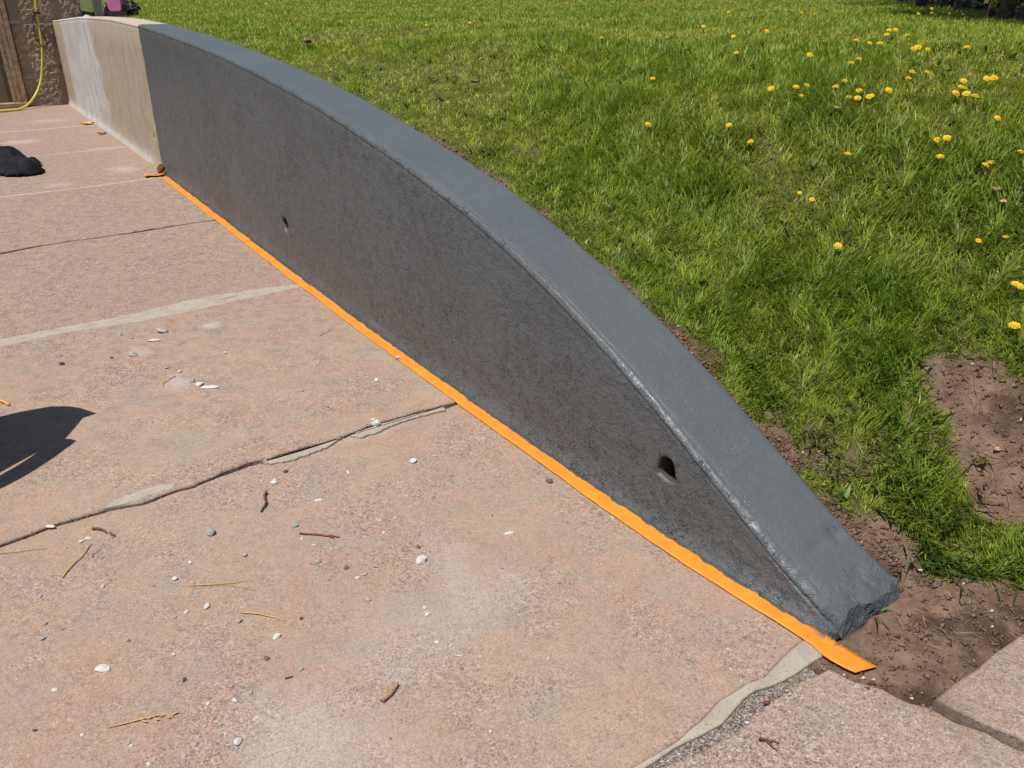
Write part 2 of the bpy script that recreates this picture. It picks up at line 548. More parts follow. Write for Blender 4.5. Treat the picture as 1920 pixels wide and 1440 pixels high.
def ground_mat():
    b = NB('lawn_soil')
    P = b.pos()
    at = b.n('ShaderNodeAttribute'); at.attribute_name = 'col'
    sp = b.n('ShaderNodeSeparateColor'); b.L(at.outputs['Color'], sp.inputs[0])
    bare, litter = sp.outputs[0], sp.outputs[1]
    soil = b.mix(b.mr(b.noise(P, 11, 6, 0.7), 0.35, 0.65), (0.120, 0.072, 0.048), (0.30, 0.200, 0.142))
    soil = b.mix(b.mr(b.noise(P, 70, 4, 0.7), 0.55, 0.7), soil, (0.30, 0.20, 0.14))
    soil = b.mix(b.mr(b.noise(P, 3.3, 4, 0.6), 0.52, 0.62), soil, (0.090, 0.055, 0.036))
    fib = b.noise(b.stretch(P, (1, 1, 1)), 60, 2, 0.5, 3.0)
    soil = b.mix(b.mr(b.math('ABSOLUTE', b.math('SUBTRACT', fib, 0.5)), 0.0, 0.012, 0.5, 0.0), soil, (0.40, 0.29, 0.17))
    th = b.mix(b.mr(b.noise(P, 26, 5, 0.7), 0.35, 0.65), (0.065, 0.085, 0.020), (0.14, 0.145, 0.045))
    c = b.mix(bare, th, soil)
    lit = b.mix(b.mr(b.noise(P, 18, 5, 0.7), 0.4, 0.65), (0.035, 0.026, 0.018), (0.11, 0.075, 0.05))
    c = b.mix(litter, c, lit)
    nr = b.bump(b.noise(P, 110, 5, 0.72), 0.9, 0.010)
    return b.fin(c, 0.96, nr, 0.15)


def leaf_mat(name, trans=0.3, rough=0.5, spec=0.3):
    b = NB(name)
    at = b.n('ShaderNodeAttribute'); at.attribute_name = 'col'
    b.L(at.outputs['Color'], b.bsdf.inputs['Base Color'])
    b.bsdf.inputs['Roughness'].default_value = rough
    b.bsdf.inputs['Specular IOR Level'].default_value = spec
    tr = b.n('ShaderNodeBsdfTranslucent')
    b.L(b.mix(0.25, at.outputs['Color'], (0.24, 0.40, 0.03)), tr.inputs[0])
    mx = b.n('ShaderNodeMixShader'); mx.inputs[0].default_value = trans
    b.L(b.bsdf.outputs[0], mx.inputs[1]); b.L(tr.outputs[0], mx.inputs[2])
    b.L(mx.outputs[0], b.out.inputs[0])
    return b.m


M_patio = patio_mat(); M_mortar = mortar_mat(); M_grit = grit_bed_mat()
M_mortar2 = simple('pale_joint_mortar', (0.47, 0.40, 0.33), .93, .2, 14, .5, .003, .2)
M_paint = paint_mat(); M_bare = bare_mat(); M_tape = tape_mat()
M_ground = ground_mat()
M_grass = leaf_mat('grass_blades', 0.42, 0.42, 0.3)
M_leaf = leaf_mat('tree_leaves', 0.35, 0.5, 0.3)
M_straw_bits = leaf_mat('dry_grass_bits', 0.1, 0.8, 0.1)
M_hole = simple('hole_mortar', (0.085, 0.068, 0.055), 0.95, 0.3, 40, 0.8, 0.006, 0.1)  # dark dirt, with the inner shade of the holes put into the colour
M_white = simple('pale_stone', (0.60, 0.58, 0.55), 0.9, 0.2, 3, 0.6, 0.0012, 0.2)
M_grey = simple('grey_stone', (0.36, 0.355, 0.34), 0.9, 0.35, 3, 0.6, 0.0012, 0.2)
M_dark = simple('dark_stone', (0.10, 0.085, 0.075), 0.9, 0.3, 3, 0.6, 0.0012, 0.2)
M_brown = simple('brown_stone', (0.20, 0.12, 0.085), 0.9, 0.3, 3, 0.6, 0.0012, 0.2)
M_twig = simple('twig_bark', (0.13, 0.085, 0.06), 0.85, 0.4, 120, 0.8, 0.002, 0.2)
M_redtwig = simple('red_twig_bark', (0.20, 0.055, 0.035), 0.7, 0.35, 120, 0.6, 0.002, 0.3)
M_bark = simple('tan_bark_flake', (0.42, 0.26, 0.15), 0.9, 0.35, 150, 0.8, 0.002, 0.2)
M_straw = simple('dry_straw', (0.52, 0.37, 0.15), 0.7, 0.25, 150, 0.4, 0.001, 0.3)
M_drystalk = simple('yellow_stalk', (0.62, 0.36, 0.10), 0.6, 0.25, 90, 0.4, 0.001, 0.3)


# ------------------------------------------------------------------ shape of the land
_vu = [-1, 0, .15, .43, 1, 1.8, 2.5, 3.5, 5, 7, 10, 14]
_vv = [.06, 0, -.018, -.039, -.06, -.075, -.085, -.08, -.06, -.035, -.02, -.02]
_hu = np.array([0.0, 0.043, 0.101, 0.167, 0.259, 0.365, 0.504, 0.622, 0.817, 1.017, 1.221, 1.433, 1.663, 1.977, 2.438, 3.026, 3.651, 4.603, 5.778, 7.325, 8.669, 10.602, 13.329])
_hh = np.array([0.046, 0.061, 0.088, 0.122, 0.173, 0.233, 0.310, 0.372, 0.466, 0.55, 0.625, 0.692, 0.755, 0.827, 0.911, 0.995, 1.063, 1.135, 1.196, 1.249, 1.270, 1.248, 1.139])


def smooth_interp(u, xs, ys, k0=0.03, k1=0.10):
    u = np.asarray(u, float)
    w = k0 + k1 * np.clip(u, 0, 5)
    r = 0
    for t, g in ((-1, .12), (-.66, .16), (-.33, .18), (0, .08), (.33, .18), (.66, .16), (1, .12)):
        r = r + g * np.interp(u + t * w, xs, ys)
    return r


def Vf(u): return smooth_interp(u, _vu, _vv, 0.1, 0.1)
def Hf(u): return smooth_interp(u, np.r_[-.05, _hu, 14, 60], np.r_[.035, _hh, 1.13, 1.13], 0.015, 0.085)


def soil0(u):
    u = np.asarray(u, float)
    return np.where(u < 0.02, -0.004, np.maximum(Hf(u) - .012 - .035 * np.clip(u / .4, 0, 1), -0.004))


def land(u, v):
    u = np.asarray(u, float); v = np.asarray(v, float)
    vp = np.clip(v - .28, 0, None); zm = 1.25 + .006 * vp
    s2 = 1.5 + np.clip(-u, 0, None) * 3
    z = zm - (zm - soil0(u)) * np.exp(-vp ** 2 / s2)
    # flat bed under the far corner slab
    k = np.clip((-.22 - u) / .06, 0, 1) * np.clip((.75 - v) / .12, 0, 1)
    z = z * (1 - k) + (-.03) * k
    # under the wall itself the sheet drops away
    k = np.clip((.20 - v) / .08, 0, 1) * np.clip((u + .025) / .02, 0, 1)
    z = z * (1 - k) + (-.12) * k
    # meets the patio in front of the low end
    k = np.clip((.02 - v) / .06, 0, 1) * np.clip((.03 - u) / .03, 0, 1)
    z = z - .003 * k
    return z


_eu = [-1, -.2, -.15, -.08, -.02, .11, .2, .32, .44, .57, .69, .88, 1.03, 1.4, 2.0, 3.0, 4.0, 5.0, 7.0, 14]
_ev = [.9, .585, .565, .475, .425, .45, .38, .34, .335, .345, .335, .30, .30, .285, .27, .265, .258, .27, .29, .31]
MOUND = [(.377, .828), (.342, .90), (.233, .965), (.078, .99), (-.12, .90), (-.12, .717), (-.009, .677), (.111, .70), (.223, .758)]


def inpoly(u, v, poly):
    r = np.zeros(np.shape(u), bool)
    n = len(poly)
    for i in range(n):
        x0, y0 = poly[i]; x1, y1 = poly[(i + 1) % n]
        c = ((y0 > v) != (y1 > v)) & (u < (x1 - x0) * (v - y0) / (y1 - y0 + 1e-12) + x0)
        r ^= c
    return r


def woodline(u): return 2.0 + 1.25 * np.asarray(u)


def bare_mask(u, v):
    wob = (fbm(u * 9, v * 9, 3) - .5)
    e = np.interp(u, _eu, _ev) + wob * .24
    b = np.clip((e - v) / .035 + .5, 0, 1)
    m = inpoly(u + wob * .12, v + (fbm(u * 9, v * 9, 11) - .5) * .12, MOUND)
    b = np.maximum(b, m * 1.0)
    sp = fbm(u * 2.6, v * 2.6, 21)
    near = np.exp(-np.clip(v - .3, 0, None) / .5)
    b = np.maximum(b, np.clip((sp - .70 + .05 * near) / .04, 0, 1) * .7 * near)
    return b


def land_d(u, v):
    """land with its small lumps"""
    b = bare_mask(u, v)
    off = np.clip((v - .1) / .1, 0, 1) + np.clip((.0 - np.asarray(u)) / .05, 0, 1)
    off = np.clip(off, 0, 1)
    off = off * (1 - .88 * np.clip((.10 - np.asarray(v)) / .08, 0, 1) * (np.asarray(u) < .02))
    return land(u, v) + off * ((fbm(u * 22, v * 22, 5, 4) - .5) * .048 * (b * .8 + .2) + (fbm(u * 2.2, v * 2.2, 8) - .5) * .05 * np.clip((v - .35) / .5, 0, 1))


def axis(segs):
    out = []
    for a, b_, s in segs:
        out += list(np.arange(a, b_, s))
    return np.array(out + [segs[-1][1]])


gu = axis([(-60, -8, 6), (-8, -1, .35), (-1, -.5, .06), (-.5, 1.2, .014), (1.2, 3.2, .03), (3.2, 9, .12), (9, 20, .4), (20, 80, 5)])
gv = axis([(-.12, .9, .014), (.9, 2.4, .03), (2.4, 6, .12), (6, 20, .5), (20, 100, 5)])
GU, GV = np.meshgrid(gu, gv, indexing='ij')
GZ = land_d(GU, GV)
gp = W(GU, GV, GZ).reshape(-1, 3)
nu, nvv = GU.shape
idx = np.arange(nu * nvv).reshape(nu, nvv)
q = np.stack([idx[:-1, :-1], idx[1:, :-1], idx[1:, 1:], idx[:-1, 1:]], -1).reshape(-1, 4)
tr = np.concatenate([q[:, [0, 2, 1]], q[:, [0, 3, 2]]])
gb = bare_mask(GU, GV).ravel()
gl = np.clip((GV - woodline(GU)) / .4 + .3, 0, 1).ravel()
me = big_mesh('lawn_ground', gp, tr, M_ground, np.stack([gb, gl, gl * 0], -1))
me.polygons.foreach_set('use_smooth', np.ones(len(me.polygons), bool))
lawn = link('lawn_ground', me)
tag(lawn, 'sloping brown soil of the lawn with bare patches beside the grey wall', 'ground', kind='structure')

# wide base ground sheet
s = 300
add_v = [(-s, -s, -.13), (s, -s, -.13), (s, s, -.13), (-s, s, -.13)]
o = link('ground', mesh_data('ground', add_v, [(0, 1, 2, 3)], M_grit))
tag(o, 'level earth under the patio and house', 'ground', kind='structure')

# ------------------------------------------------------------------ patio
bed = W([-3, 15, 15, -3], [-9, -9, .06, .06], [-.028] * 4)
patio = link('patio', mesh_data('patio', bed, [(0, 3, 2, 1)], M_grit))
tag(patio, 'pinkish concrete patio of large jointed slabs', 'patio', kind='structure')


def slab(name, poly, z, mat, parent, bev=.006, depth=.06, flat=None):
    """poly: (u, v) outline; a top face, worn edge and sides"""
    p = np.asarray(poly, float)
    area = 0.5 * np.sum(p[:, 0] * np.roll(p[:, 1], -1) - np.roll(p[:, 0], -1) * p[:, 1])
    if area < 0: p = p[::-1]
    t = np.roll(p, -1, 0) - np.roll(p, 1, 0)
    t /= np.linalg.norm(t, axis=1, keepdims=True) + 1e-9
    nrm = np.stack([-t[:, 1], t[:, 0]], -1)
    n = len(p)
    jit = 0.6 + 0.8 * RNG.random((n, 1))
    rings = [(p + nrm * bev * jit, z), (p + nrm * bev * .35, z - bev * .35), (p, z - bev * .9), (p, z - depth)]
    V = np.concatenate([W(r[:, 0], r[:, 1], zz) for r, zz in rings])
    F = [tuple(range(n))]
    for k in range(3):
        for i in range(n):
            j = (i + 1) % n
            F.append((k * n + i, (k + 1) * n + i, (k + 1) * n + j, k * n + j))
    # (u, v) is a right-handed pair seen from below: turn faces outward
    F = [f[::-1] for f in F]
    return add(name, V, F, mat, parent)


def jf(pts, amp=.022):
    pts = sorted([(b_, a_) for a_, b_ in pts])
    xs = np.array([p_[0] for p_ in pts]); ys = np.array([p_[1] for p_ in pts])
    return lambda v, s=0: np.interp(v, xs, ys) + (fbm(np.asarray(v) * 14, np.asarray(v) * 0 + s, s, 4) - .5) * amp


jA1 = jf([(3.468, -1.609), (3.481, -1.378), (3.485, -1.117), (3.511, -0.915), (3.554, -0.63), (3.517, -0.297), (3.479, -0.103)])
jA0 = jf([(3.355, -1.617), (3.387, -1.312), (3.348, -0.99), (3.358, -0.726), (3.402, -0.335), (3.429, -0.112)])
jB = jf([(1.611, -1.744), (1.622, -1.647), (1.636, -1.582), (1.636, -1.443), (1.618, -1.338), (1.631, -1.225), (1.629, -1.179), (1.66, -1.04), (1.666, -0.944), (1.669, -0.778), (1.669, -0.634), (1.697, -0.485), (1.689, -0.313), (1.685, -0.181), (1.687, -0.096)])
jC = jf([(5.104, -1.491), (5.157, -1.283), (5.181, -1.017), (5.177, -0.716), (5.212, -0.379), (5.227, -0.124)])
jD = jf([(6.93, -1.359), (6.944, -0.835), (7.041, -0.098)])
jE = jf([(8.83, -1.22), (8.85, -0.694), (8.89, -0.095)])
jE2 = jf([(10.82, -1.068), (10.84, -0.573), (10.87, -0.067)])
jF1 = jf([(-0.031, -0.668), (-0.035, -0.563), (-0.023, -0.479), (-0.004, -0.386), (-0.002, -0.294), (-0.009, -0.24), (0.013, -0.137), (0.021, -0.078)], .008)
jF0 = jf([(-0.049, -0.645), (-0.041, -0.565), (-0.047, -0.503), (-0.051, -0.432), (-0.028, -0.333), (-0.029, -0.29), (-0.038, -0.254), (-0.044, -0.174), (-0.04, -0.097)], .010)
jG = jf([(-0.066, -0.627), (-0.082, -0.463), (-0.071, -0.274), (-0.069, -0.10)])

vs = np.concatenate([np.arange(-8, -2.2, .4), np.arange(-2.2, .04, .012)])
gapB = lambda v: .005 + .024 * np.clip(fbm(v * 5, v * 0, 40) - .42, 0, 1) * 2.2
gapn = lambda v, s, a=.006: a + .014 * np.clip(fbm(v * 4, v * 0, s) - .45, 0, 1) * 2
specs = [
    (lambda v: jF1(v, 1) + .001, lambda v: jB(v, 2) - gapB(v), 0.0),
    (lambda v: jB(v, 2) + gapB(v) * .8, lambda v: jA0(v, 4) - .001, 0.006),
    (lambda v: jA1(v, 5) + .001, lambda v: jC(v, 6) - gapn(v, 50, .010), 0.002),
    (lambda v: jC(v, 6) + gapn(v, 50, .010), lambda v: jD(v, 7) - gapn(v, 51), 0.004),
    (lambda v: jD(v, 7) + gapn(v, 51), lambda v: jE(v, 8) - gapn(v, 52, .008), 0.001),
    (lambda v: jE(v, 8) + gapn(v, 52, .008), lambda v: jE2(v, 9) - gapn(v, 53), 0.003),
    (lambda v: jE2(v, 9) + gapn(v, 53), lambda v: np.full_like(v, 13.38), 0.0),
]
for lo, hi, z in specs:
    a = np.stack([lo(vs), vs], -1); c_ = np.stack([hi(vs), vs], -1)[::-1]
    slab('slab', np.concatenate([a, c_]), z, M_patio, patio)
# slab in front of the low end of the wall and the corner slab by the soil
g_v = np.concatenate([np.arange(-8, -2, .4), np.arange(-2, -.11, .012)])
right = [(-.075, -.085)] + [(u_, np.interp(-u_, [.07, .283, .465, 3], [-.09, .004, .068, .9]) + .006 * math.sin(u_ * 60)) for u_ in np.arange(-.1, -2.6, -.03)]
slab('slab', list(zip(jG(g_v, 12), g_v)) + right + [(-2.6, -8)], -.002, M_patio, patio)
hs = [(-.282, .024), (-.279, .12), (-.283, .2), (-.277, .3), (-.281, .43), (-.276, .6)]
slab('slab', hs + [(-2.4, .75), (-2.4, .80)] + [(u_, np.interp(-u_, [.29, .465, 3], [.027, .084, .92]) + .004 * math.sin(u_ * 70)) for u_ in np.arange(-2.3, -.3, .06)], .014, M_patio, patio, bev=.007)

# mortar in the joints
vm = np.concatenate([np.arange(-8, -1.8, .4), np.arange(-1.8, .0, .012)])
mid = lambda v: jA0(v, 4) * .45 + jA1(v, 5) * .55 + (fbm(v * 7, v * 0, 60) - .5) * .05
cr = lambda v: .0015 + .010 * np.clip(fbm(v * 6, v * 0, 61) - .5, 0, 1) * 2
slab('mortar_strip', np.concatenate([np.stack([jA0(vm, 4) + .0, vm], -1), np.stack([mid(vm) - cr(vm), vm], -1)[::-1]]), .005, M_mortar, patio, bev=.003, depth=.03)
slab('mortar_strip', np.concatenate([np.stack([mid(vm) + cr(vm), vm], -1), np.stack([jA1(vm, 5), vm], -1)[::-1]]), .003, M_mortar, patio, bev=.003, depth=.03)
vF = np.concatenate([np.arange(-3, -.9, .1), np.arange(-.9, -.045, .01)])
slab('mortar_strip', np.concatenate([np.stack([jF0(vF, 10), vF], -1), np.stack([jF1(vF, 1), vF], -1)[::-1]]), .002, M_mortar, patio, bev=.004, depth=.03)
for pp in ([(1.640, -1.45), (1.632, -1.35), (1.644, -1.23), (1.672, -1.22), (1.690, -1.28), (1.684, -1.34), (1.672, -1.41)],
           [(1.646, -.937), (1.645, -.80), (1.658, -.63), (1.625, -.69), (1.610, -.78), (1.605, -.856), (1.622, -.91)],
           [(1.660, -.60), (1.676, -.48), (1.672, -.3), (1.672, -.19), (1.644, -.20), (1.650, -.30), (1.650, -.40), (1.625, -.50), (1.622, -.57)]):
    pts = []
    for i in range(len(pp)):
        a, b_ = np.array(pp[i]), np.array(pp[(i + 1) % len(pp)])
        for t in np.linspace(0, 1, 7, endpoint=False):
            r = a + (b_ - a) * t
            pts.append(r + (RNG.random(2) - .5) * .007)
    slab('mortar_patch', pts, .0095, M_mortar, patio, bev=.004, depth=.02)

for jn, sd, gs, wv_ in ((jD, 7, 51, .018), (jE, 8, 52, .020), (jE2, 9, 53, .018)):
    vq = np.concatenate([np.arange(-8, -2.2, .4), np.arange(-2.2, -.02, .03)])
    slab('mortar_strip', np.concatenate([np.stack([jn(vq, sd) - wv_ - .012 * fbm(vq * 3, vq * 0, 66), vq], -1), np.stack([jn(vq, sd) + .4 * wv_ - .004, vq], -1)[::-1]]), .0055, M_mortar2, patio, bev=.003, depth=.03)

# grit in the gutter strip beside the low slab: a bed just below the slabs
gut = np.concatenate([np.stack([jG(vF, 12) - .004, vF], -1), np.stack([jF0(vF, 10) + .004, vF], -1)[::-1]])
slab('grit_strip', gut, -.008, M_grit, patio, bev=.004, depth=.02)

# stones set flush in the concrete
def rock(seed, sub=2, flat=.6, ang=.35):
    bm = bmesh.new()
    bmesh.ops.create_icosphere(bm, subdivisions=sub, radius=1)
    r = np.random.default_rng(seed)
    pl = [(Vector(r.normal(size=3)).normalized(), r.uniform(.45, .85)) for _ in range(9)]
    for v in bm.verts:
        p = v.co.copy()
        for nn, dd in pl:
            k = p.dot(nn) - dd
            if k > 0: p -= nn * k * (1 - ang * .4)
        p *= 1 + .09 * (r.random() - .5)
        v.co = Vector((p.x * 1.1, p.y * .9, p.z * flat))
    me_ = bpy.data.meshes.new('rock')
    bm.to_mesh(me_); bm.free()
    return me_


def rock_variants(mat, n, flat):
    out = []
    for i in range(n):
        m_ = rock(100 + i * 7 + int(flat * 50) + len(mat.name), 2, flat)
        m_.materials.append(mat); out.append(m_)
    return out


CH = [(-0.085, 2.046, 0.0112), (-0.091, 1.993, 0.0126), (-0.025, 1.923, 0.0184), (-0.034, 1.901, 0.0107), (0.438, 1.638, 0.0151), (0.41, 1.501, 0.0155), (0.372, 1.466, 0.0102), (-0.272, 1.324, 0.0166), (-0.286, 1.29, 0.0163), (-0.251, 1.375, 0.0122), (-0.059, 2.195, 0.0305), (-0.24, 1.37, 0.0109), (-0.131, 2.094, 0.0147), (-0.183, 2.219, 0.0154), (-0.113, 2.142, 0.0133), (-0.452, 1.791, 0.0117), (-0.464, 1.776, 0.013), (0.358, 1.652, 0.011), (-0.082, 1.85, 0.0134), (-1.444, 2.826, 0.0247), (-1.096, 2.871, 0.0292), (-1.329, 2.954, 0.0214), (-1.383, 2.805, 0.0246), (-0.898, 2.639, 0.0195), (-0.869, 2.6, 0.0212), (-0.766, 2.165, 0.0168), (-1.007, 1.988, 0.0252), (-0.998, 1.843, 0.0208), (0.547, 1.604, 0.0094), (0.199, 1.733, 0.0114), (0.162, 1.702, 0.0098)]
M_chip = simple('dark_aggregate', (0.15, 0.135, 0.13), 0.85, 0.4, 3, 0.5, 0.001, 0.25)
M_chip2 = simple('brown_aggregate', (0.23, 0.15, 0.12), 0.85, 0.4, 3, 0.5, 0.001, 0.25)
chipv = rock_variants(M_chip, 3, .5) + rock_variants(M_chip2, 2, .5)
for i, (x, y, s_) in enumerate(CH):
    zz = .006 if UV(x, y)[0] > 1.66 else 0.0
    o = link('aggregate_stone', chipv[i % 5], patio, (x, y, zz - s_ * .19), (0, 0, i * 1.7), (s_ * .55, s_ * .45, s_ * .5))

# ------------------------------------------------------------------ retaining wall
wall_root = empty('retaining_wall', tuple(W(6.6, .17, 0)), 'curved-top concrete retaining wall, mostly freshly painted grey, between patio and lawn', 'wall')


def wall_profile(u, inset=0.0, end=0.0):
    h = float(Hf(u)) - inset
    if u < 0.0: h = 0.044 - 2.4 * max(0, -u - .006) ** .9 * 1.0
    k = 1 + .55 * math.exp(-max(u, 0) / .7)
    lipA = [(0, -.030), (.0022, -.0265), (.0012, -.0235), (.0005, -.0215), (.0018, -.0165), (.0048, -.0115), (.0088, -.0068), (.0135, -.0032),
            (.0185, -.0012), (.0225, -.0022), (.0255, -.0006), (.031, .0010)]
    lipB = [(0, -.030), (.0012, -.0255), (.0004, -.0235), (-.0014, -.020), (-.0012, -.0155), (.001, -.0115), (.0045, -.006), (.009, -.0022),
            (.0135, -.0006), (.017, -.0024), (.020, -.0003), (.027, .0010)]
    kk = math.exp(-max(u, 0) / .55)
    lip = [(a_[0] * kk + b2[0] * (1 - kk), a_[1] * kk + b2[1] * (1 - kk)) for a_, b2 in zip(lipA, lipB)]
    pr = []
    zb = -.10
    top0 = max(h - .03, zb + .01)
    for t in np.linspace(0, 1, 40):
        z = zb + (top0 - zb) * t
        pr.append((-.03 * math.exp(-max(z, 0) / .028) + inset, z))
    for dv, dz in lip: pr.append((dv * k + inset, h + dz))
    for t in np.linspace(0, 1, 16)[1:]:
        dv = .034 * k + (.262 - .034 * k) * t
        pr.append((dv, h + .0012 - .003 * t))
    pr += [(.270, h - .004), (.277, h - .010), (.28 - inset, h - .02)]
    for t in (.2, .4, .7, 1.0): pr.append((.28 - inset, h - .02 - (h - .02 - zb) * t))
    return np.array(pr)


def build_wall(name, us, inset, mats, disp):
    rows = []
    for u in us:
        pr = wall_profile(u, inset)
        vv = Vf(u) + .03 + pr[:, 0]
        zz = pr[:, 1].copy()
        uu = np.full(len(pr), u)
        a = disp
        n1 = (fbm(uu * 6, zz * 6 + pr[:, 0] * 6, 70, 3) - .5) * .010 * a
        end = math.exp(-max(u, 0) / .12)
        n2 = (fbm(uu * 40, zz * 40 + pr[:, 0] * 40, 72, 4) - .5)
        n3 = (fbm(uu * 25 + 5, zz * 30 - pr[:, 0] * 45, 75, 4) - .5)
        topk = np.clip((zz - (float(Hf(max(u, 0))) - .06)) / .05, 0, 1)
        vv = vv - n1 * (1 - topk) - n2 * .004 * a - n2 * .018 * end * (pr[:, 0] < .05)
        zz = zz + topk * (n1 * .5 + n2 * .0035 * a + n3 * .026 * end * np.clip((.07 - max(u, 0)) / .06, 0, 1) + n3 * .006 * end)
        uu = uu + n3 * .024 * math.exp(-max(u, 0) / .02) + (fbm(uu * 0, pr[:, 0] * 26 + zz * 20, 78, 4) - .5) * .035 * math.exp(-max(u, 0) / .018)
        # spalled hollow on the top near the low end
        hol = np.exp(-((uu - .175) / .018) ** 2 - ((pr[:, 0] - .225) / .02) ** 2) + .6 * np.exp(-((uu - .165) / .012) ** 2 - ((pr[:, 0] - .13) / .03) ** 2) \
            + .55 * np.exp(-((uu - .075) / .018) ** 2 - ((pr[:, 0] - .20) / .012) ** 2)
        zz = zz - hol * .012 * topk * a
        lk = np.exp(-((np.arange(len(pr)) - 46) / 4.5) ** 2) * (1.0 if inset == 0 else .0)
        vv = vv + lk * ((fbm(uu * 28, pr[:, 0] * 90, 81, 4) - .5) * .0075)
        zz = zz + lk * ((fbm(uu * 24 + 9, pr[:, 0] * 90, 83, 4) - .5) * .0075)
        if name == 'painted_section' and u > 7.31: uu = uu + (fbm(zz * 14, vv * 14, 90, 4) - .5) * .035
        rows.append(W(uu, vv, zz))
    n = len(rows[0])
    V = np.concatenate(rows)
    F = []
    for i in range(len(us) - 1):
        for k in range(n - 1):
            F.append((i * n + k, i * n + k + 1, (i + 1) * n + k + 1, (i + 1) * n + k))
        F.append((i * n + n - 1, i * n, (i + 1) * n, (i + 1) * n + n - 1))
    F.append(tuple(range(n))[::-1])
    F.append(tuple((len(us) - 1) * n + k for k in range(n)))
    o = add(name, V, F, mats, wall_root, smooth=True)
    bm = bmesh.new(); bm.from_mesh(o.data)
    bmesh.ops.recalc_face_normals(bm, faces=bm.faces)
    if bm.calc_volume(signed=True) < 0: bmesh.ops.reverse_faces(bm, faces=bm.faces)
    bm.to_mesh(o.data); bm.free()
    return o


def cut(o, holes):
    for (u, z, r, dep, sq) in holes:
        V, F = [], []
        n = 20
        for k, dv in enumerate((-.12, -.004, .012, .05, dep)):
            g = (1.12, 1.05, 1.0, .97, .93)[k]
            for i in range(n):
                an = 2 * math.pi * i / n
                rr = r * g * (1 + .16 * (vnoise(math.cos(an) * 1.7 + k * .4, math.sin(an) * 1.7 + u, 3) - .5) * (3.4 if k < 3 else 1.6))
                V.append(W(u + rr * sq * math.cos(an), Vf(u) + .03 + dv, z - .0 + rr * math.sin(an) + .02 * max(dv, 0)))
        for k in range(4):
            for i in range(n):
                j = (i + 1) % n
                F.append((k * n + i, k * n + j, (k + 1) * n + j, (k + 1) * n + i))
        F.append(tuple(range(n))[::-1]); F.append(tuple(4 * n + i for i in range(n)))
        org = np.array(root_loc(wall_root))
        me_ = mesh_data('cutter', np.array(V) - org, F, [M_paint, M_hole])
        bm = bmesh.new(); bm.from_mesh(me_); bmesh.ops.recalc_face_normals(bm, faces=bm.faces)
        if bm.calc_volume(signed=True) < 0: bmesh.ops.reverse_faces(bm, faces=bm.faces)
        for f in bm.faces:
            cv = UV(*(f.calc_center_median() + Vector(org)).xy)[1] - (float(Vf(u)) + .03)
            f.material_index = 1 if cv > .028 else 0
            f.smooth = True
        bm.to_mesh(me_); bm.free()
        c = link('cutter', me_, wall_root)
        m = o.modifiers.new('b', 'BOOLEAN'); m.operation = 'DIFFERENCE'; m.object = c; m.solver = 'EXACT'
        dg = bpy.context.evaluated_depsgraph_get(); dg.update()
        new = bpy.data.meshes.new_from_object(o.evaluated_get(dg))
        o.modifiers.remove(m)
        if len(new.polygons) > 1000: o.data = new
        bpy.data.objects.remove(c)


us_p = np.concatenate([[-.056, -.048, -.041, -.034, -.028, -.023, -.018, -.014, -.010, -.005], np.arange(0, .5, .008), np.arange(.5, 2.2, .02), np.arange(2.2, 7.30, .045), [7.33]])
w1 = build_wall('painted_section', us_p[us_p >= .359], 0.0, [M_paint, M_hole], 1.0)
w1['label'] = 'glossy dark grey painted stretch with pitted face and two weep holes'
cut(w1, [(.598, .198, .043, .25, 1.0), (3.83, .258, .046, .25, 1.0)])
low = build_wall('low_end', us_p[us_p <= .361], 0.0, [M_paint, M_hole], 1.0)
bm = bmesh.new(); bm.from_mesh(w1.data); bm.from_mesh(low.data)
caps = [f for f in bm.faces if len(f.verts) > 40 and abs(UV(*(f.calc_center_median() + root_loc(wall_root)).xy)[0] - .36) < .02]
bmesh.ops.delete(bm, geom=caps, context='FACES')
bmesh.ops.remove_doubles(bm, verts=bm.verts, dist=.0004)
bmesh.ops.recalc_face_normals(bm, faces=bm.faces)
for f in bm.faces: f.smooth = UV(*(f.calc_center_median() + root_loc(wall_root)).xy)[0] > .012
bm.to_mesh(w1.data); bm.free()
bpy.data.objects.remove(low)
us_b = np.concatenate([np.arange(7.28, 13.2, .06), [13.38]])
w2 = build_wall('bare_section', us_b, 0.004, [M_bare, M_hole], 0.35)
w2['label'] = 'unpainted tan concrete stretch with a pale rendered band next to the house'
cut(w2, [(11.25, .31, .020, .1, .8), (7.50, .29, .024, .1, .7)])
for w_ in (w1, w2):
    if w_.data.materials.get(M_hole.name) is None: w_.data.materials.append(M_hole)

# ------------------------------------------------------------------ masking tape
tu = np.concatenate([np.arange(7.02, 1.0, -.04), np.arange(1.0, -.02, -.012)])
up = [(u_, float(Vf(u_)) + .004) for u_ in tu] + [(-.04, .002), (-.071, .004), (-.11, .008), (-.142, .012)]
wid = .058
lo = [(u_, float(Vf(u_)) - wid + .010 * (vnoise(u_ * 3, 0, 2) - .5) + .003 * (vnoise(u_ * 30, 0, 6) - .5)) for u_ in tu] + [(-.035, -.066), (-.065, -.064), (-.098, -.058), (-.125, -.05)]
V, F, UVs = [], [], []
m_ = 6
for i, (a, b_) in enumerate(zip(up, lo)):
    for k in range(m_):
        t = k / (m_ - 1)
        u_ = b_[0] + (a[0] - b_[0]) * t; v_ = b_[1] + (a[1] - b_[1]) * t
        slabz = 0.006 if u_ > 1.68 and u_ < 3.4 else (.003 if u_ > 3.4 else .001)
        zz = slabz + .0035 + .0035 * max(0, vnoise(u_ * 17, t * 2, 4) - .45) + (.002 * max(0, -u_ - .10) / .04 if u_ < -.10 else 0)
        V.append(W(u_, v_, zz)); UVs.append((i / 10, t))
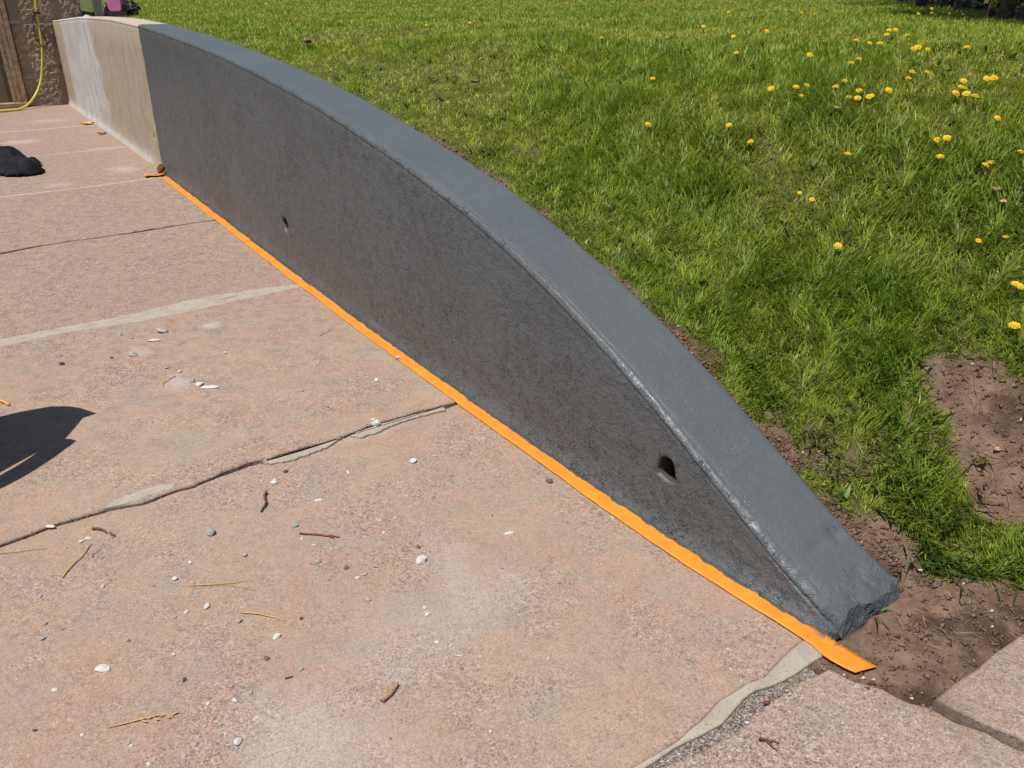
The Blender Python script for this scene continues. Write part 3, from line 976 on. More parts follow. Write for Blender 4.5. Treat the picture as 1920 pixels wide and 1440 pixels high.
for i in range(len(up) - 1):
    for k in range(m_ - 1):
        F.append((i * m_ + k, i * m_ + k + 1, (i + 1) * m_ + k + 1, (i + 1) * m_ + k))
tape = add('masking_tape', V, F, M_tape, smooth=True)
uvl = tape.data.uv_layers.new(name='UVMap')
for l in tape.data.loops: uvl.data[l.index].uv = UVs[l.vertex_index]
sm_ = tape.modifiers.new('thickness', 'SOLIDIFY'); sm_.thickness = .0012; sm_.offset = 0
tag(tape, 'long strip of bright orange masking tape along the foot of the painted wall', 'tape')

# crumpled tape end and rusty fragment at the start of the strip
def grid_blob(fx, nu_, nv_):
    V = []; F = []
    for i in range(nu_):
        for j in range(nv_):
            V.append(fx(i / (nu_ - 1), j / (nv_ - 1)))
    for i in range(nu_ - 1):
        for j in range(nv_ - 1):
            F.append((i * nv_ + j, i * nv_ + j + 1, (i + 1) * nv_ + j + 1, (i + 1) * nv_ + j))
    return V, F


V, F = grid_blob(lambda a, b_: W(7.06 + .10 * a + .02 * math.sin(b_ * 7), -.21 + .16 * b_, .010 + .010 * (1 - a) * (.4 + abs(math.sin(b_ * 9))) + .010 * vnoise(a * 4, b_ * 5, 8)), 9, 11)
o = add('tape_end', V, F, M_tape, smooth=True)
sm_ = o.modifiers.new('thickness', 'SOLIDIFY'); sm_.thickness = .002
tag(o, 'torn crumpled end of orange tape on the slab at the paint edge', 'tape')
fr = rock(55, 2, .9); fr.materials.append(simple('rusty_brick', (0.30, 0.13, 0.075), .95, .35, 4, .8, .05, .1))
o = link('brick_fragment', fr, None, tuple(W(7.13, -.055, .055)), (.3, .2, .5), (.036, .045, .065))
tag(o, 'rusty brown brick fragment leaning on the wall foot at the paint edge', 'fragment')

# ------------------------------------------------------------------ house front
UH = 13.4
M_block = NB('rough_block'); b = M_block
P = b.pos()
c = b.mix(b.mr(b.noise(P, 14, 5, .7), .35, .65), (0.28, 0.21, 0.15), (0.46, 0.37, 0.28))
c = b.mix(b.mr(b.noise(P, 2.2, 3), .45, .6), c, (0.32, 0.25, 0.20))
M_block = b.fin(c, .95, b.bump(b.noise(P, 60, 4, .7), .9, .02), .15)
M_jam = simple('weathered_jamb', (0.34, 0.24, 0.155), .85, .35, 14, .5, .004, .2)
M_door = simple('olive_door', (0.145, 0.13, 0.085), .6, .12, 5, .2, .003, .4)
M_pmortar = simple('block_mortar', (0.36, 0.33, 0.31), .95, .25, 30, .7, .006, .1)
house = empty('house', tuple(W(UH + 2, -1, 0)), 'house front of rough brown blocks with a door, at the head of the patio', 'house')
V, F = boxm(W(UH + 2.992, -.046, 1.6), (3.0, .468, 1.75), AX)
add('wall', V, F, M_pmortar, house)
V, F = boxm(W(UH + 3.03, -4.3, 1.6), (3.0, 2.2, 1.75), AX)
add('wall', V, F, M_pmortar, house)
V, F = boxm(W(UH + 3.03, -1.3, 2.75), (3.0, .8, .6), AX)
add('wall', V, F, M_pmortar, house)


def block(v0, v1, z0, z1, seed, nvx=30, nz=24):
    V, F = [], []
    for i in range(nvx + 1):
        for j in range(nz + 1):
            a, b_ = i / nvx, j / nz
            e = min(a, 1 - a, b_, 1 - b_)
            v_ = v0 + (v1 - v0) * a; z_ = z0 + (z1 - z0) * b_
            out = .016 + .030 * (fbm(v_ * 34, z_ * 34, seed, 4) - .3) if e > 0.001 else .0
            V.append(W(UH - out, v_, z_))
    for i in range(nvx):
        for j in range(nz):
            k = i * (nz + 1) + j
            F.append((k, k + 1, k + nz + 2, k + nz + 1))
    return add('block', V, F, M_block, house)


for zi, (z0, z1) in enumerate([(-.05, .372), (.398, 1.108), (1.132, 1.85), (1.87, 2.6)]):
    block(-.52, .425, z0, z1, 5 + zi, 60, 36)
    block(-2.9, -2.1, z0, z1, 25 + zi)
for k, (v0, v1, du) in enumerate([(-.585, -.525, -.02), (-.645, -.590, -.005), (-.70, -.65, .02)]):
    bevel_box('jamb_board', W(UH + du + .0, (v0 + v1) / 2, 1.1), (.05, (v1 - v0) / 2, 1.12), AX, M_jam, house, .006)
door = bevel_box('door', W(UH + .10, -1.25, 1.12), (.02, .55, 1.06), AX, M_door, house, .006)
for z0 in (.32, .95, 1.6):
    bevel_box('door_panel', W(UH + .075, -1.25, z0), (.008, .5, .26), AX, M_door, door, .006)
bevel_box('door_sill', W(UH - .02, -1.2, .035), (.09, .66, .03), AX, M_jam, house, .006)

# grey post and pale rocks beyond the corner
o = bevel_box('post', W(UH + .05, .66, 1.9), (.045, .055, .85), AX, simple('post_paint', (0.20, 0.19, 0.205), .6, .15, 10, .2, .003, .4), None, .01)
tag(o, 'slim grey square post standing beside the house corner', 'post')
for (u_, v_, s_, lab) in [(13.2, .44, .07, 'pale rock at the house corner, nearer the rough block wall'), (13.5, .53, .055, 'smaller pale rock beside the grey post'), ]:
    m2 = rock(int(v_ * 100), 2, .7); m2.materials.append(M_white)
    o = link('rock', m2, None, tuple(W(u_, v_, 1.17)), (0, 0, u_), (s_, s_ * .8, s_))
    tag(o, lab, 'rock', 'rocks by the house corner')

# ------------------------------------------------------------------ yellow hose with its black tie
M_hose = simple('yellow_hose_rubber', (0.56, 0.47, 0.075), .45, .1, 8, .1, .002, .45)
M_black = simple('black_cord', (0.018, 0.017, 0.017), .6, .2, 40, .3, .002, .4)
pts = [W(UH - .07, -.06, 1.95), W(UH - .08, -.138, 1.41), W(UH - .075, -.163, 1.22), W(UH - .075, -.172, 1.0), W(UH - .08, -.20, .73), W(UH - .10, -.30, .36),
       W(UH - .22, -.46, .13), W(UH - .42, -.66, .022), W(UH - .55, -.95, .022), W(UH - .62, -1.5, .022), W(UH - .5, -2.4, .022)]
V, F = tube(smooth_path(pts, 90), .017, 10)
o = add('hose', V, F, M_hose, smooth=True)
tag(o, 'yellow hose hanging down the house front and trailing onto the patio', 'hose')
pts = [W(UH - .085, -.150, 1.245), W(UH - .09, -.225, 1.17), W(UH - .09, -.238, .93), W(UH - .10, -.20, .82), W(UH - .10, -.12, .80), W(UH - .09, -.118, .86), W(UH - .085, -.16, 1.02), W(UH - .09, -.205, 1.16), W(UH - .095, -.17, 1.235)]
V, F = tube(smooth_path(pts, 60), .0065, 6)
tie = add('cord_tie', V, F, M_black, smooth=True)
ring = [W(UH - .08 + .03 * math.sin(t), -.155 + .034 * math.cos(t), 1.235 + .012 * math.sin(2 * t)) for t in np.linspace(0, 2 * math.pi, 14, endpoint=False)]
V, F = tube(ring, .010, 6, closed=True)
add('knot', V, F, M_black, tie, smooth=True)
tag(tie, 'thin black cord looped and knotted around the yellow hose', 'cord')

# ------------------------------------------------------------------ pink machine behind the wall
M_pink = simple('pink_plastic', (0.62, 0.16, 0.36), .35, .06, 6, .05, .002, .5)
M_blk = simple('black_plastic', (0.02, 0.02, 0.022), .45, .2, 20, .1, .002, .5)
mz = float(land(12.0, .70)) + .03
mc = W(12.0, .70, mz)
mac = empty('wheeled_machine', tuple(mc), 'small pink and black wheeled machine standing on the lawn edge by the house', 'machine')
xa = Vector((1, 0, 0)); ya = Vector((0, 1, 0)); za = Vector((0, 0, 1))
def mp(x, y, z): return Vector(mc) + Vector((x, y, z))
prof = [(-.10, .09), (-.115, .16), (-.12, .30), (-.10, .48), (-.06, .56), (.06, .56), (.10, .48), (.12, .30), (.115, .16), (.10, .09), (.05, .07), (-.05, .07)]
V = [tuple(mp(x * .85 - .02, -.10 - .012 * (1 - abs(x) / .12), z)) for x, z in prof] + [tuple(mp(x - .02, .12, z)) for x, z in prof]
n = len(prof)
F = [tuple(range(n))[::-1], tuple(range(n, 2 * n))] + [(i, (i + 1) % n, n + (i + 1) % n, n + i) for i in range(n)]
o = add('body_shell', V, F, M_pink, mac)
bm = bmesh.new(); bm.from_mesh(o.data); bmesh.ops.recalc_face_normals(bm, faces=bm.faces)
bmesh.ops.bevel(bm, geom=list(bm.edges), offset=.012, segments=2, affect='EDGES'); bm.to_mesh(o.data); bm.free()
for sx in (-.17, .17):
    rim = [mp(sx, .04 + .085 * math.cos(t), .085 + .085 * math.sin(t)) for t in np.linspace(0, 2 * math.pi, 20, endpoint=False)]
    V, F = tube(rim, .024, 8, closed=True)
    wh = add('wheel', V, F, M_blk, mac, smooth=True)
    V, F = tube([mp(sx - .018, .04, .085), mp(sx + .018, .04, .085)], .055, 14)
    add('hub', V, F, M_blk, wh)
V, F = tube([mp(-.19, .04, .085), mp(.19, .04, .085)], .012, 8)
add('axle', V, F, M_blk, mac)
V, F = tube(smooth_path([mp(-.13, .1, .06), mp(-.14, .14, .5), mp(-.13, .16, .82), mp(0, .17, .88), mp(.13, .16, .82), mp(.14, .14, .5), mp(.13, .1, .06)], 50), .014, 8)
add('handle', V, F, M_blk, mac, smooth=True)
V, F = boxm(mp(.0, 0, .055), (.13, .12, .03)); add('base', V, F, M_blk, mac)
coil = [mp(.19 + (.09 + .012 * math.sin(t * 2.3)) * math.cos(t), -.05 + .05 * math.sin(t), .10 + .05 * math.sin(t * .5) + .004 * t) for t in np.linspace(0, 18, 90)]
V, F = tube(coil, .009, 6); add('cable', V, F, M_blk, mac, smooth=True)

# ------------------------------------------------------------------ unseen barrow shape, made up to cast the curved patio shadow
M_tray = simple('wheelbarrow_steel', (0.06, 0.08, 0.07), .5, .25, 8, .2, .003, .5)
M_ash = simple('wheelbarrow_handle', (0.36, 0.24, 0.13), .7, .2, 20, .3, .002, .3)
cot = 1 / math.tan(SUN_EL)
su, sv_ = UV(O[0] - SUN_AZ.x, O[1] - SUN_AZ.y)
zr = .72
sh = [(2.60, -2.25), (2.57, -1.95), (2.546, -1.70), (2.549, -1.602), (2.537, -1.5), (2.50, -1.44), (2.457, -1.404), (2.371, -1.357), (2.362, -1.408), (2.33, -1.425), (2.289, -1.447), (2.20, -1.50), (2.155, -1.60), (2.10, -1.68), (2.05, -1.75), (2.0, -1.95), (1.98, -2.25), (2.1, -2.42), (2.45, -2.42)]
rimp = [(u_ - zr * cot * su, v_ - zr * cot * sv_) for u_, v_ in sh]  # rim outline taken from the shadow outline, moved back along the sun
cx = np.mean([p_[0] for p_ in rimp]); cy = np.mean([p_[1] for p_ in rimp])
bar = empty('wheelbarrow', tuple(W(cx, cy, 0)), 'made-up dark barrow shape left of the view, added to cast the curved shadow', 'wheelbarrow')
V = [W(u_, v_, zr) for u_, v_ in rimp] + [W(cx + (u_ - cx) * .8, cy - .06 + (v_ - cy) * .75, zr - .16) for u_, v_ in rimp] + [W(cx + (u_ - cx) * .5, cy - .1 + (v_ - cy) * .5, zr - .27) for u_, v_ in rimp]
n = len(rimp)
F = [(k * n + i, k * n + (i + 1) % n, (k + 1) * n + (i + 1) % n, (k + 1) * n + i) for k in range(2) for i in range(n)] + [tuple(2 * n + i for i in range(n))]
tray = add('tray', V, F, M_tray, bar)
sm_ = tray.modifiers.new('thickness', 'SOLIDIFY'); sm_.thickness = .003
V, F = tube([W(u_, v_, zr + .004) for u_, v_ in rimp], .004, 6, closed=True)
add('rolled_rim', V, F, M_tray, tray)
# added pole, shaped to cast the lower strip of the shadow
st_ = [(2.20, -1.485), (2.11, -1.575), (2.035, -1.665), (1.985, -1.76), (1.955, -1.9), (1.93, -2.2), (1.92, -2.7)]
V, F = tube(smooth_path([W(u_ - zr * cot * su, v_ - zr * cot * sv_, zr) for u_, v_ in st_], 30), .042, 8)
add('handle', V, F, M_ash, bar, smooth=True)
st2 = [(2.62, -2.0), (2.66, -2.4), (2.68, -2.8)]
V, F = tube([W(u_ - zr * cot * su, v_ - zr * cot * sv_, zr - .02) for u_, v_ in st2], .02, 8)
add('handle', V, F, M_ash, bar, smooth=True)
for du in (-.16, .16):
    V, F = tube([W(cx + du, cy - .16, zr - .24), W(cx + du * 1.2, cy - .22, 0.0)], .016, 8)
    add('leg', V, F, M_tray, bar)
rim = [W(cx, cy + .02 + .19 * math.cos(t), .19 + .19 * math.sin(t)) for t in np.linspace(0, 2 * math.pi, 24, endpoint=False)]
V, F = tube(rim, .035, 8, closed=True); wh = add('wheel', V, F, M_blk, bar, smooth=True)
V, F = tube([W(cx - .05, cy + .02, .19), W(cx + .05, cy + .02, .19)], .05, 10); add('hub', V, F, M_tray, wh)

# ------------------------------------------------------------------ black cloth
M_cloth = NB('black_cloth'); b = M_cloth
tc = b.pos()
M_cloth = b.fin(b.mix(b.mr(b.noise(tc, 9, 3), .4, .6), (0.006, 0.007, 0.009), (0.016, 0.019, 0.023)), .8, b.bump(b.noise(tc, 30, 3), .3, .01), .2)
V = []; F = []
nu_, nv_ = 44, 40
cb = np.array([-4.56, 7.78])


def cloth(a, b_):
    # local frame: x right of view, y away
    x = -1.0 + 1.38 * a; y = -.46 + 1.0 * b_
    body = math.exp(-(((x + .42) / .50) ** 4) - ((y - .10) / .34) ** 4)
    hem = math.exp(-(((x - .13) / .24) ** 2) * 1.2 - (((y + .20) / .20) ** 2) * 1.2)
    fold = .5 + .5 * math.sin(7 * x + 9 * y + 5 * vnoise(x * 4, y * 4, 2))
    fold2 = .5 + .5 * math.sin(16 * x - 10 * y + 6 * vnoise(x * 5, y * 5, 9))
    h = body * (.10 + .10 * fold + .03 * fold2) + hem * (.05 + .12 * fold2)
    edge = body + hem
    return x, y, h, edge


pts = {}
for i in range(nu_):
    for j in range(nv_):
        x, y, h, e = cloth(i / (nu_ - 1), j / (nv_ - 1))
        pts[i, j] = (x * .74, y * .74, h * .74 * 1.25 + .004, e)
vid = {}
for i in range(nu_ - 1):
    for j in range(nv_ - 1):
        cs = [(i, j), (i + 1, j), (i + 1, j + 1), (i, j + 1)]
        if min(pts[k][3] for k in cs) > .22:
            f = []
            for k in cs:
                if k not in vid:
                    vid[k] = len(V)
                    t_e = min(1, max(0, (pts[k][3] - .22) / .30)); edge_z = pts[k][2] * t_e ** .6
                    V.append((cb[0] + pts[k][0], cb[1] + pts[k][1], edge_z + .006))
                f.append(vid[k])
            F.append(f)
o = add('cloth', V, F, M_cloth, smooth=True)
sm_ = o.modifiers.new('thickness', 'SOLIDIFY'); sm_.thickness = .006; sm_.offset = 1
tag(o, 'crumpled black cloth lying on the patio at the left edge', 'cloth')

# ------------------------------------------------------------------ loose stones on the patio
PEB = [(-1.359, 3.174, 0.0272, 'g'), (-1.314, 3.142, 0.0314, 'w'), (-1.258, 3.116, 0.0669, 'w'), (-1.702, 3.745, 0.052, 'g'), (-1.698, 3.623, 0.0606, 'w'), (-1.884, 3.697, 0.0308, 'w'), (-1.815, 3.656, 0.0153, 'g'), (-1.723, 3.452, 0.034, 'g'), (-1.517, 3.311, 0.0188, 'g'), (-1.444, 3.272, 0.0186, 'w'), (-1.313, 3.483, 0.0196, 'w'), (-1.996, 3.351, 0.0237, 'd'), (-1.807, 3.422, 0.0145, 'd'), (-0.871, 3.081, 0.0155, 'g'), (-0.734, 2.94, 0.017, 'g'), (-0.575, 3.184, 0.0227, 'w'), (-0.512, 3.41, 0.0288, 'w'), (-0.519, 2.783, 0.0367, 'w'), (-0.536, 2.826, 0.0186, 'w'), (-0.872, 2.525, 0.017, 'w'), (-0.803, 2.384, 0.0253, 'w'), (-0.784, 2.453, 0.0166, 'd'), (-0.63, 2.274, 0.0244, 'w'), (-0.676, 2.131, 0.0215, 'g'), (-0.594, 2.03, 0.0128, 'w'), (-0.922, 2.092, 0.0294, 'g'), (-0.936, 1.95, 0.0155, 'w'), (-0.787, 1.983, 0.0141, 'g'), (-0.953, 1.875, 0.0196, 'w'), (-1.142, 1.843, 0.0104, 'w'), (-0.823, 1.756, 0.0201, 'w'), (-0.871, 1.735, 0.0128, 'w'), (-0.896, 1.717, 0.0127, 'g'), (-0.719, 1.702, 0.0155, 'g'), (-1.294, 1.8, 0.0132, 'g'), (-1.226, 1.69, 0.0126, 'g'), (-1.286, 2.064, 0.0227, 'w'), (-1.299, 2.051, 0.0145, 'w'), (-1.423, 2.117, 0.0247, 'w'), (-1.331, 2.019, 0.0095, 'g'), (-0.565, 1.953, 0.0171, 'g'), (-0.477, 1.926, 0.0184, 'b'), (-0.421, 1.894, 0.0167, 'g'), (-0.438, 1.88, 0.0136, 'w'), (-0.349, 2.521, 0.0283, 'w'), (-0.565, 2.446, 0.0166, 'w'), (-0.008, 2.094, 0.0294, 'w'), (-0.264, 1.955, 0.0311, 'w'), (0.126, 2.388, 0.0217, 'b'), (-0.604, 1.642, 0.022, 'w'), (-0.606, 1.313, 0.0201, 'w'), (-0.603, 1.296, 0.0094, 'g'), (-1.004, 1.531, 0.0366, 'w'), (-0.981, 1.627, 0.0164, 'g'), (-0.79, 1.495, 0.0129, 'd'), (-1.087, 1.464, 0.0127, 'w'), (-0.848, 1.58, 0.0107, 'w'), (-1.203, 1.636, 0.0151, 'g'), (-1.073, 1.345, 0.0108, 'd'), (-0.848, 1.308, 0.0094, 'g'), (-0.838, 1.303, 0.0094, 'w'), (-0.713, 1.277, 0.0151, 'g'), (-0.671, 1.476, 0.0102, 'g'), (-0.611, 1.567, 0.0146, 'b'), (-0.133, 1.576, 0.016, 'w'), (-0.225, 1.727, 0.0142, 'w'), (-0.234, 1.754, 0.0129, 'w'), (-0.393, 1.787, 0.016, 'g'), (-0.649, 1.43, 0.015, 'w'), (-0.708, 1.422, 0.0087, 'w'), (-0.079, 1.574, 0.0067, 'w'), (0.09, 1.567, 0.0066, 'w'), (-0.558, 1.712, 0.0113, 'd'), (-0.516, 1.529, 0.0118, 'g'), (-0.78, 1.255, 0.0103, 'w'), (-0.582, 1.988, 0.0094, 'g'), (-0.518, 1.873, 0.0105, 'g'), (-0.393, 2.097, 0.0098, 'w'), (-0.368, 2.171, 0.0101, 'w'), (-0.414, 2.162, 0.0101, 'w'), (-0.57, 2.225, 0.0086, 'w'), (-0.638, 2.067, 0.0081, 'w'), (-0.191, 1.623, 0.0109, 'w'), (0.533, 1.366, 0.0085, 'w'), (-0.279, 2.024, 0.0144, 'b'), (-0.393, 1.93, 0.0139, 'g'), (-0.619, 1.454, 0.0114, 'g'), (-0.739, 1.367, 0.0085, 'g'), (-0.959, 1.332, 0.0095, 'w'), (-0.048, 1.342, 0.0072, 'w')]
PLAB = {
    0: 'round grey pebble, left one of the row of three by the shadow',
    1: 'white pebble in the middle of the row of three',
    2: 'largest flat white stone, right one of the row of three',
    3: 'rounded grey stone just below the wide mortar joint',
    4: 'flat oblong white stone beside the rounded grey stone below the mortar joint',
    5: 'small upright white stone, leftmost below the wide mortar joint',
    7: 'grey lump left of centre on the middle slab, below the oblong white stone',
    11: 'dark brown pebble farthest left on the middle slab',
    15: 'pale pebble on the middle slab left of the orange tape',
    16: 'white pebble on the middle slab nearest the orange tape',
    17: 'white stone lying on the mortar of the open joint near the wall',
    18: 'smaller pale stone just behind the one on the mortar near the wall',
    19: 'small white pebble wedged in the dark open joint',
    20: 'pale round pebble above the dark curved twig',
    22: 'white oval pebble above the red twig, right of the curved twig',
    23: 'grey pebble at the left end of the red twig',
    25: 'dark-sided grey stone between the open joint and the straw stalks',
    28: 'pale pebble above the long straw stalk on the nearest slab',
    30: 'pale pebble left of the short straw on the nearest slab',
    36: 'white pebble below the brown bent twig by the joint',
    37: 'tiny white pebble touching the white one below the brown bent twig',
    38: 'pale flat chip lodged on the lip of the open joint at far left',
    41: 'reddish brown pebble below the red twig',
    44: 'bright white stone alone near the middle of the nearest slab',
    46: 'flat bright white flake, rightmost white stone before the tape',
    47: 'white stone with a dark side at the top of the pale dust patch',
    48: 'dark brown pebble close to the orange tape',
    49: 'white pebble between the short straw and the pale dust',
    50: 'white pebble at the lower edge beside the pale dust',
    52: 'largest pale stone on the nearest slab, flat, lower left',
    53: 'tall grey chip with a dark shadow above the large pale stone',
    54: 'small dark pebble right of the large pale stone',
    64: 'flat white flake in the pale dust at the lower middle',
}
mats = {'w': M_white, 'g': M_grey, 'd': M_dark, 'b': M_brown}
var = {k: rock_variants(m_, 4, .72) for k, m_ in mats.items()}
flat_ix = {2: (1.0, .45, .28), 4: (1.0, .38, .36), 52: (1.0, .72, .42), 46: (1, .5, .35), 64: (1, .5, .35), 5: (.45, .45, 1.0), 53: (.6, .5, 1.1), 22: (1, .6, .55), 36: (1, .7, .6), 38: (1, .7, .4), 61: (.7, 1.2, .3)}
COLN = {'w': 'pale concrete crumb', 'g': 'grey stone crumb', 'd': 'dark stone crumb', 'b': 'brown stone crumb'}
for i, (x, y, s_, k) in enumerate(PEB):
    s_ *= 1.08
    sx, sy, sz = flat_ix.get(i, (1, .8 + .3 * random.random(), .7 + .4 * random.random()))
    uu_ = UV(x, y)[0]
    zb = .006 if uu_ > 1.69 else 0.0
    if i in (17, 38): zb = .009
    if i == 19: zb = -.004
    o = link('pebble', var[k][i % 4], None, (x, y, zb + s_ * .5 * sz * .42), (random.uniform(-.15, .15), random.uniform(-.15, .15), random.uniform(-.6, .6) if i in flat_ix else random.uniform(0, 6.28)), (s_ * .53 * sx, s_ * .53 * sy, s_ * .5 * sz))
    if i in PLAB: tag(o, PLAB[i], 'pebble', 'loose stones on the patio')
    else: tag(o, 'tiny %s lying loose on the pink patio slab' % COLN[k], 'pebble', 'tiny %ss on the patio' % COLN[k])


def strand(name, xy, r0, r1, mat, label, cat, z=.0, lift=.0, kink=.0, group=None, sides=7):
    pts = []
    r0 *= .78; r1 *= .78
    P_ = smooth_path([(x, y, 0) for x, y in xy], 18)
    n = len(P_)
    for i, p_ in enumerate(P_):
        t = i / (n - 1)
        rr = r0 + (r1 - r0) * t
        pts.append((p_[0] + kink * (vnoise(t * 6, 1, 3) - .5), p_[1] + kink * (vnoise(t * 6, 5, 4) - .5), z + rr * .9 + lift * math.sin(math.pi * t) + kink * .4 * vnoise(t * 5, 8, 2)))
    rad = [(r0 + (r1 - r0) * i / (n - 1)) * (.85 + .3 * vnoise(i * .9, 2, 5)) for i in range(n)]
    V, F = tube(pts, rad, sides)
    o = add(name, V, F, mat, smooth=True)
    if label: tag(o, label, cat, group)
    return o


strand('twig', [(-0.818, 2.318), (-0.801, 2.271), (-0.8, 2.234), (-0.798, 2.207)], .0055, .004, M_twig, 'short dark curved twig standing out right of centre on the nearest slab', 'twig', kink=.01, lift=.004)
t_ = strand('twig', [(-1.296, 2.111), (-1.275, 2.111), (-1.243, 2.094), (-1.208, 2.078)], .0055, .004, M_twig, 'bent brown twig just below the open joint', 'twig', kink=.008)
V, F = tube([(-1.235, 2.09, .01), (-1.222, 2.075, .004), (-1.212, 2.068, .003)], [.003, .0025, .002], 6); add('side_shoot', V, F, M_bark, t_)
t_ = strand('twig', [(-0.653, 2.089), (-0.603, 2.083), (-0.566, 2.078), (-0.524, 2.072)], .0038, .0028, M_redtwig, 'straight thin red twig on the nearest slab', 'twig', kink=.006)
V, F = tube([(-.56, 2.078, .004), (-.552, 2.070, .006), (-.540, 2.066, .004)], [.0022, .002, .0015], 6); add('side_shoot', V, F, M_redtwig, t_)
strand('twig_stub', [(-0.548, 1.499), (-0.531, 1.505)], .0035, .003, M_twig, 'stubby brown twig end beside the pale dust', 'twig')
st_ = strand('twig', [(0.548, 1.319), (0.562, 1.316), (0.590, 1.311)], .005, .0018, M_twig, 'grey forked twig scrap on the corner slab below the tape end', 'twig', kink=.006)
V, F = tube([(.562, 1.316, .005), (.570, 1.302, .004), (.580, 1.288, .002)], [.002, .0016, .001], 6); add('side_shoot', V, F, M_twig, st_)
# bark flake: a bent thin plate
def flake(a, b_):
    p0, p1 = np.array([-0.274, 1.478]), np.array([-0.304, 1.425])
    t = b_ - .5
    w = .0075 * (1 - .6 * abs(2 * a - 1) ** 2) * (1 + .3 * (vnoise(a * 9, t * 3, 7) - .5))
    dr = (p1 - p0) / np.linalg.norm(p1 - p0); nn = np.array([-dr[1], dr[0]])
    q_ = p0 + (p1 - p0) * a + nn * w * 2 * t
    return (q_[0], q_[1], .003 + .006 * (1 - (2 * t) ** 2) + .002 * vnoise(a * 8, t * 4, 2))
V, F = grid_blob(flake, 14, 6)
o = add('bark_flake', V, F, M_bark, smooth=True); sm_ = o.modifiers.new('thickness', 'SOLIDIFY'); sm_.thickness = .002
tag(o, 'orange tan bark flake lying on the nearest slab', 'bark')

straws = [
    ([(-1.565, 1.973), (-1.511, 1.988), (-1.455, 2.001), (-1.387, 2.016)], .0022, .0014, 'long pale straw at the left edge below the open joint', M_straw),
    ([(-1.275, 1.878), (-1.265, 1.968), (-1.263, 2.038)], .0030, .0022, 'golden straw lying steeply below the white pebble pair', M_drystalk),
    ([(-0.909, 1.845), (-0.835, 1.847), (-0.778, 1.857), (-0.748, 1.866)], .0022, .0012, 'thin pale grass stalk lying level across the nearest slab', M_straw),
    ([(-0.835, 1.845), (-0.774, 1.841), (-0.71, 1.825)], .0013, .0009, 'fine stalk branching off the level grass stalk', M_straw),
    ([(-0.727, 1.735), (-0.667, 1.723), (-0.598, 1.704)], .0022, .0017, 'short yellow straw right of the pale pebbles, lower middle', M_drystalk),
    ([(-0.914, 1.351), (-0.844, 1.372), (-0.807, 1.386), (-0.773, 1.383)], .0020, .0022, 'seeded grass stalk lowest on the nearest slab', M_straw),
    ([(-0.593, 1.95), (-0.532, 1.921)], .0016, .001, 'short fine straw below the red twig', M_straw),
    ([(-1.463, 3.122), (-1.47, 3.163), (-1.447, 3.228)], .0028, .002, 'forked yellow straw on the middle slab near the row of three stones', M_drystalk),
    ([(-0.924, 3.69), (-0.887, 3.766)], .0022, .0018, 'small straw on the middle slab near the mortar joint', M_straw),
    ([(-2.154, 3.021), (-2.067, 2.982), (-2.005, 2.944)], .008, .0075, 'thick golden dry stalk poking in at the left edge above the shadow', M_drystalk),
    ([(-1.233, 1.973), (-1.223, 2.014)], .0013, .001, 'fine brown stem beside the golden straw', M_twig),
]
for xy, r0, r1, lab, mt in straws:
    zb = .006 if UV(*xy[0])[0] > 1.69 else 0
    o = strand('straw', xy, r0, r1, mt, lab, 'straw', z=zb, lift=.003, kink=.004, group='dry straws on the patio', sides=6)
    if 'forked' in lab:
        V, F = tube([(-1.47, 3.163, .010), (-1.485, 3.185, .010), (-1.492, 3.20, .009)], [.002, .0018, .0012], 6); add('side_stem', V, F, mt, o)
    if 'seeded' in lab:
        for k in range(7):
            t = k / 6; px, py = -.855 + .075 * t, 1.369 + .017 * t
            V, F = tube([(px, py, .004), (px + .010, py + .006 * (-1) ** k, .006), (px + .016, py + .007 * (-1) ** k, .005)], [.0012, .0024, .0006], 5); add('seed', V, F, mt, o)


def dead_leaf(x, y, L_, w_, rz, mat, label, z=.0, curl=.4):
    V, F = grid_blob(lambda a, b_: (
        x + math.cos(rz) * (a - .5) * L_ - math.sin(rz) * (b_ - .5) * w_ * math.sin(math.pi * min(max(a, .04), .96)) ** .7,
        y + math.sin(rz) * (a - .5) * L_ + math.cos(rz) * (b_ - .5) * w_ * math.sin(math.pi * min(max(a, .04), .96)) ** .7,
        z + .004 + curl * w_ * ((2 * b_ - 1) ** 2) * .5 + .25 * curl * L_ * (2 * a - 1) ** 2 + .1 * w_ * vnoise(a * 5, b_ * 4, 3)), 10, 7)
    o = add('dead_leaf', V, F, mat, smooth=True)
    sm2 = o.modifiers.new('thickness', 'SOLIDIFY'); sm2.thickness = .0008
    return tag(o, label, 'leaf', 'fallen leaves')


